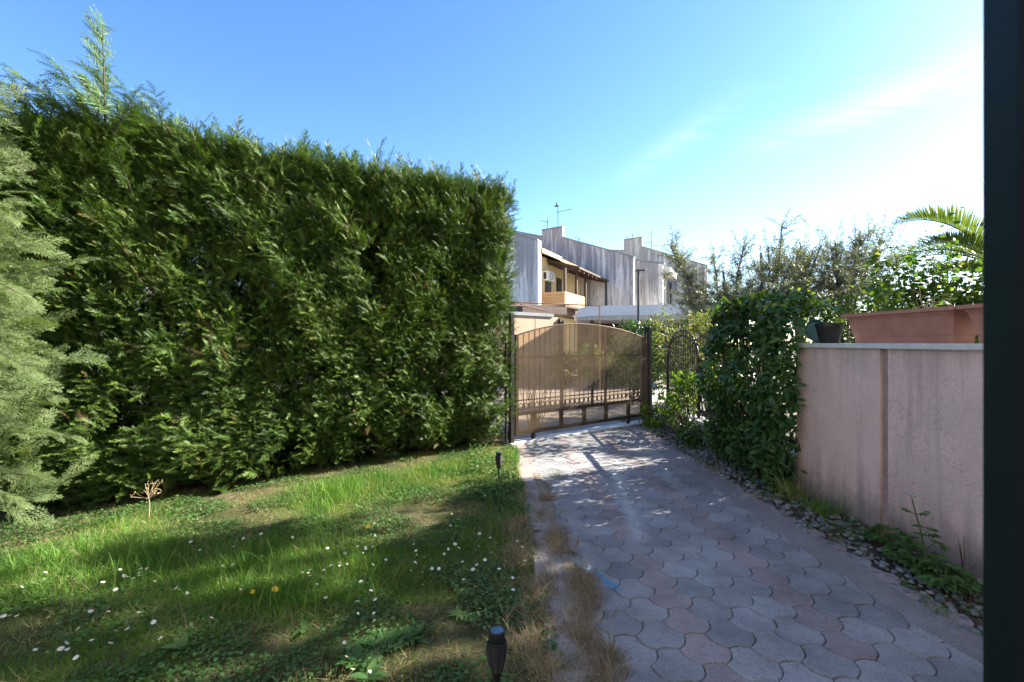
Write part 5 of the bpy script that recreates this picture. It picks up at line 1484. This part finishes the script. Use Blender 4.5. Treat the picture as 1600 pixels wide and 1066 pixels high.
# thin streaky cirrus on a layer high overhead
zc = math_(nt, 'MAXIMUM', sx.outputs['Z'], .03); px = math_(nt, 'DIVIDE', sx.outputs['X'], zc); py = math_(nt, 'DIVIDE', sx.outputs['Y'], zc)
cb = nt.nodes.new('ShaderNodeCombineXYZ'); nt.links.new(px, cb.inputs[0]); nt.links.new(py, cb.inputs[1])
mp = nt.nodes.new('ShaderNodeMapping'); mp.inputs['Rotation'].default_value = (0, 0, radians(66)); mp.inputs['Scale'].default_value = (.8, 2.6, 1)
nt.links.new(cb.outputs[0], mp.inputs[0])
nn_ = nt.nodes.new('ShaderNodeTexNoise'); nn_.inputs['Scale'].default_value = 2.2; nn_.inputs['Detail'].default_value = 8; nn_.inputs['Roughness'].default_value = .6; nn_.inputs['Distortion'].default_value = .7
nt.links.new(mp.outputs[0], nn_.inputs['Vector'])
cl = ramp(nt, nn_.outputs['Fac'], [(.32, .12), (.70, 1.0)])
def wisp(a, b, wd, amt):
    L_ = sqrt((b[0] - a[0]) ** 2 + (b[1] - a[1]) ** 2); ux, uy = (b[0] - a[0]) / L_, (b[1] - a[1]) / L_
    dx = math_(nt, 'SUBTRACT', px, a[0]); dy = math_(nt, 'SUBTRACT', py, a[1])
    al = math_(nt, 'DIVIDE', math_(nt, 'ADD', math_(nt, 'MULTIPLY', dx, ux), math_(nt, 'MULTIPLY', dy, uy)), L_)
    ac = math_(nt, 'SUBTRACT', math_(nt, 'MULTIPLY', dx, uy), math_(nt, 'MULTIPLY', dy, ux))
    ac = math_(nt, 'ADD', ac, math_(nt, 'MULTIPLY', math_(nt, 'SUBTRACT', nn_.outputs['Fac'], .5), wd * 1.6))
    e1 = math_(nt, 'MULTIPLY', math_(nt, 'MULTIPLY', al, 2.5, True), math_(nt, 'MULTIPLY', math_(nt, 'SUBTRACT', 1.0, al), 2.5, True))
    e2 = math_(nt, 'SUBTRACT', 1.0, math_(nt, 'DIVIDE', math_(nt, 'ABSOLUTE', ac), wd), True)
    return math_(nt, 'MULTIPLY', math_(nt, 'MULTIPLY', e1, math_(nt, 'POWER', e2, 1.4)), amt)
ws = math_(nt, 'ADD', math_(nt, 'ADD', wisp((1.15, 2.5), (2.1, .9), .30, .55), wisp((.66, 2.95), (.95, 1.7), .16, .30)), wisp((-.9, 3.4), (.6, 5.6), .7, .22))
ws = math_(nt, 'MULTIPLY', ws, cl)
side = ramp(nt, sx.outputs['X'], [(.0, 0.0), (.9, 1.0)])
low = ramp(nt, sx.outputs['Z'], [(.0, .50), (.20, .20), (.42, .0)])
k = math_(nt, 'ADD', ws, math_(nt, 'MULTIPLY', side, low), True)
hs = nt.nodes.new('ShaderNodeHueSaturation'); hs.inputs['Saturation'].default_value = 1.25; hs.inputs['Hue'].default_value = .507; hs.inputs['Value'].default_value = .77; nt.links.new(sky.outputs[0], hs.inputs['Color'])
c = mix(nt, k, hs.outputs[0], (3.4, 3.5, 3.6))
nt.links.new(c, bg.inputs['Color']); bg.inputs['Strength'].default_value = .075

sd = Vector((cos(SUN_EL) * cos(SUN_AZ), cos(SUN_EL) * sin(SUN_AZ), sin(SUN_EL)))
sl_ = bpy.data.lights.new('sun', 'SUN'); sl_.energy = 3.9; sl_.angle = radians(.5); sl_.color = (1, .93, .82)
so = bpy.data.objects.new('sun', sl_); col.objects.link(so); so.rotation_euler = sd.to_track_quat('Z', 'Y').to_euler()

cam = bpy.data.cameras.new('camera'); cam.sensor_width = 36; cam.lens = 36 * F / 1600; cam.clip_start = .02; cam.clip_end = 1500
cam.shift_y = (HOR - 533) / 1600
cam.dof.use_dof = True; cam.dof.focus_distance = 5.5; cam.dof.aperture_fstop = 6.3
co = bpy.data.objects.new('camera', cam); col.objects.link(co); co.location = (0, 0, EYE); co.rotation_euler = (pi / 2, 0, 0)
sc.camera = co
sc.view_settings.view_transform = 'Standard'; sc.view_settings.look = 'None'; sc.view_settings.exposure = 2.65; sc.view_settings.gamma = 1
sc.cycles.max_bounces = 8; sc.cycles.transparent_max_bounces = 12
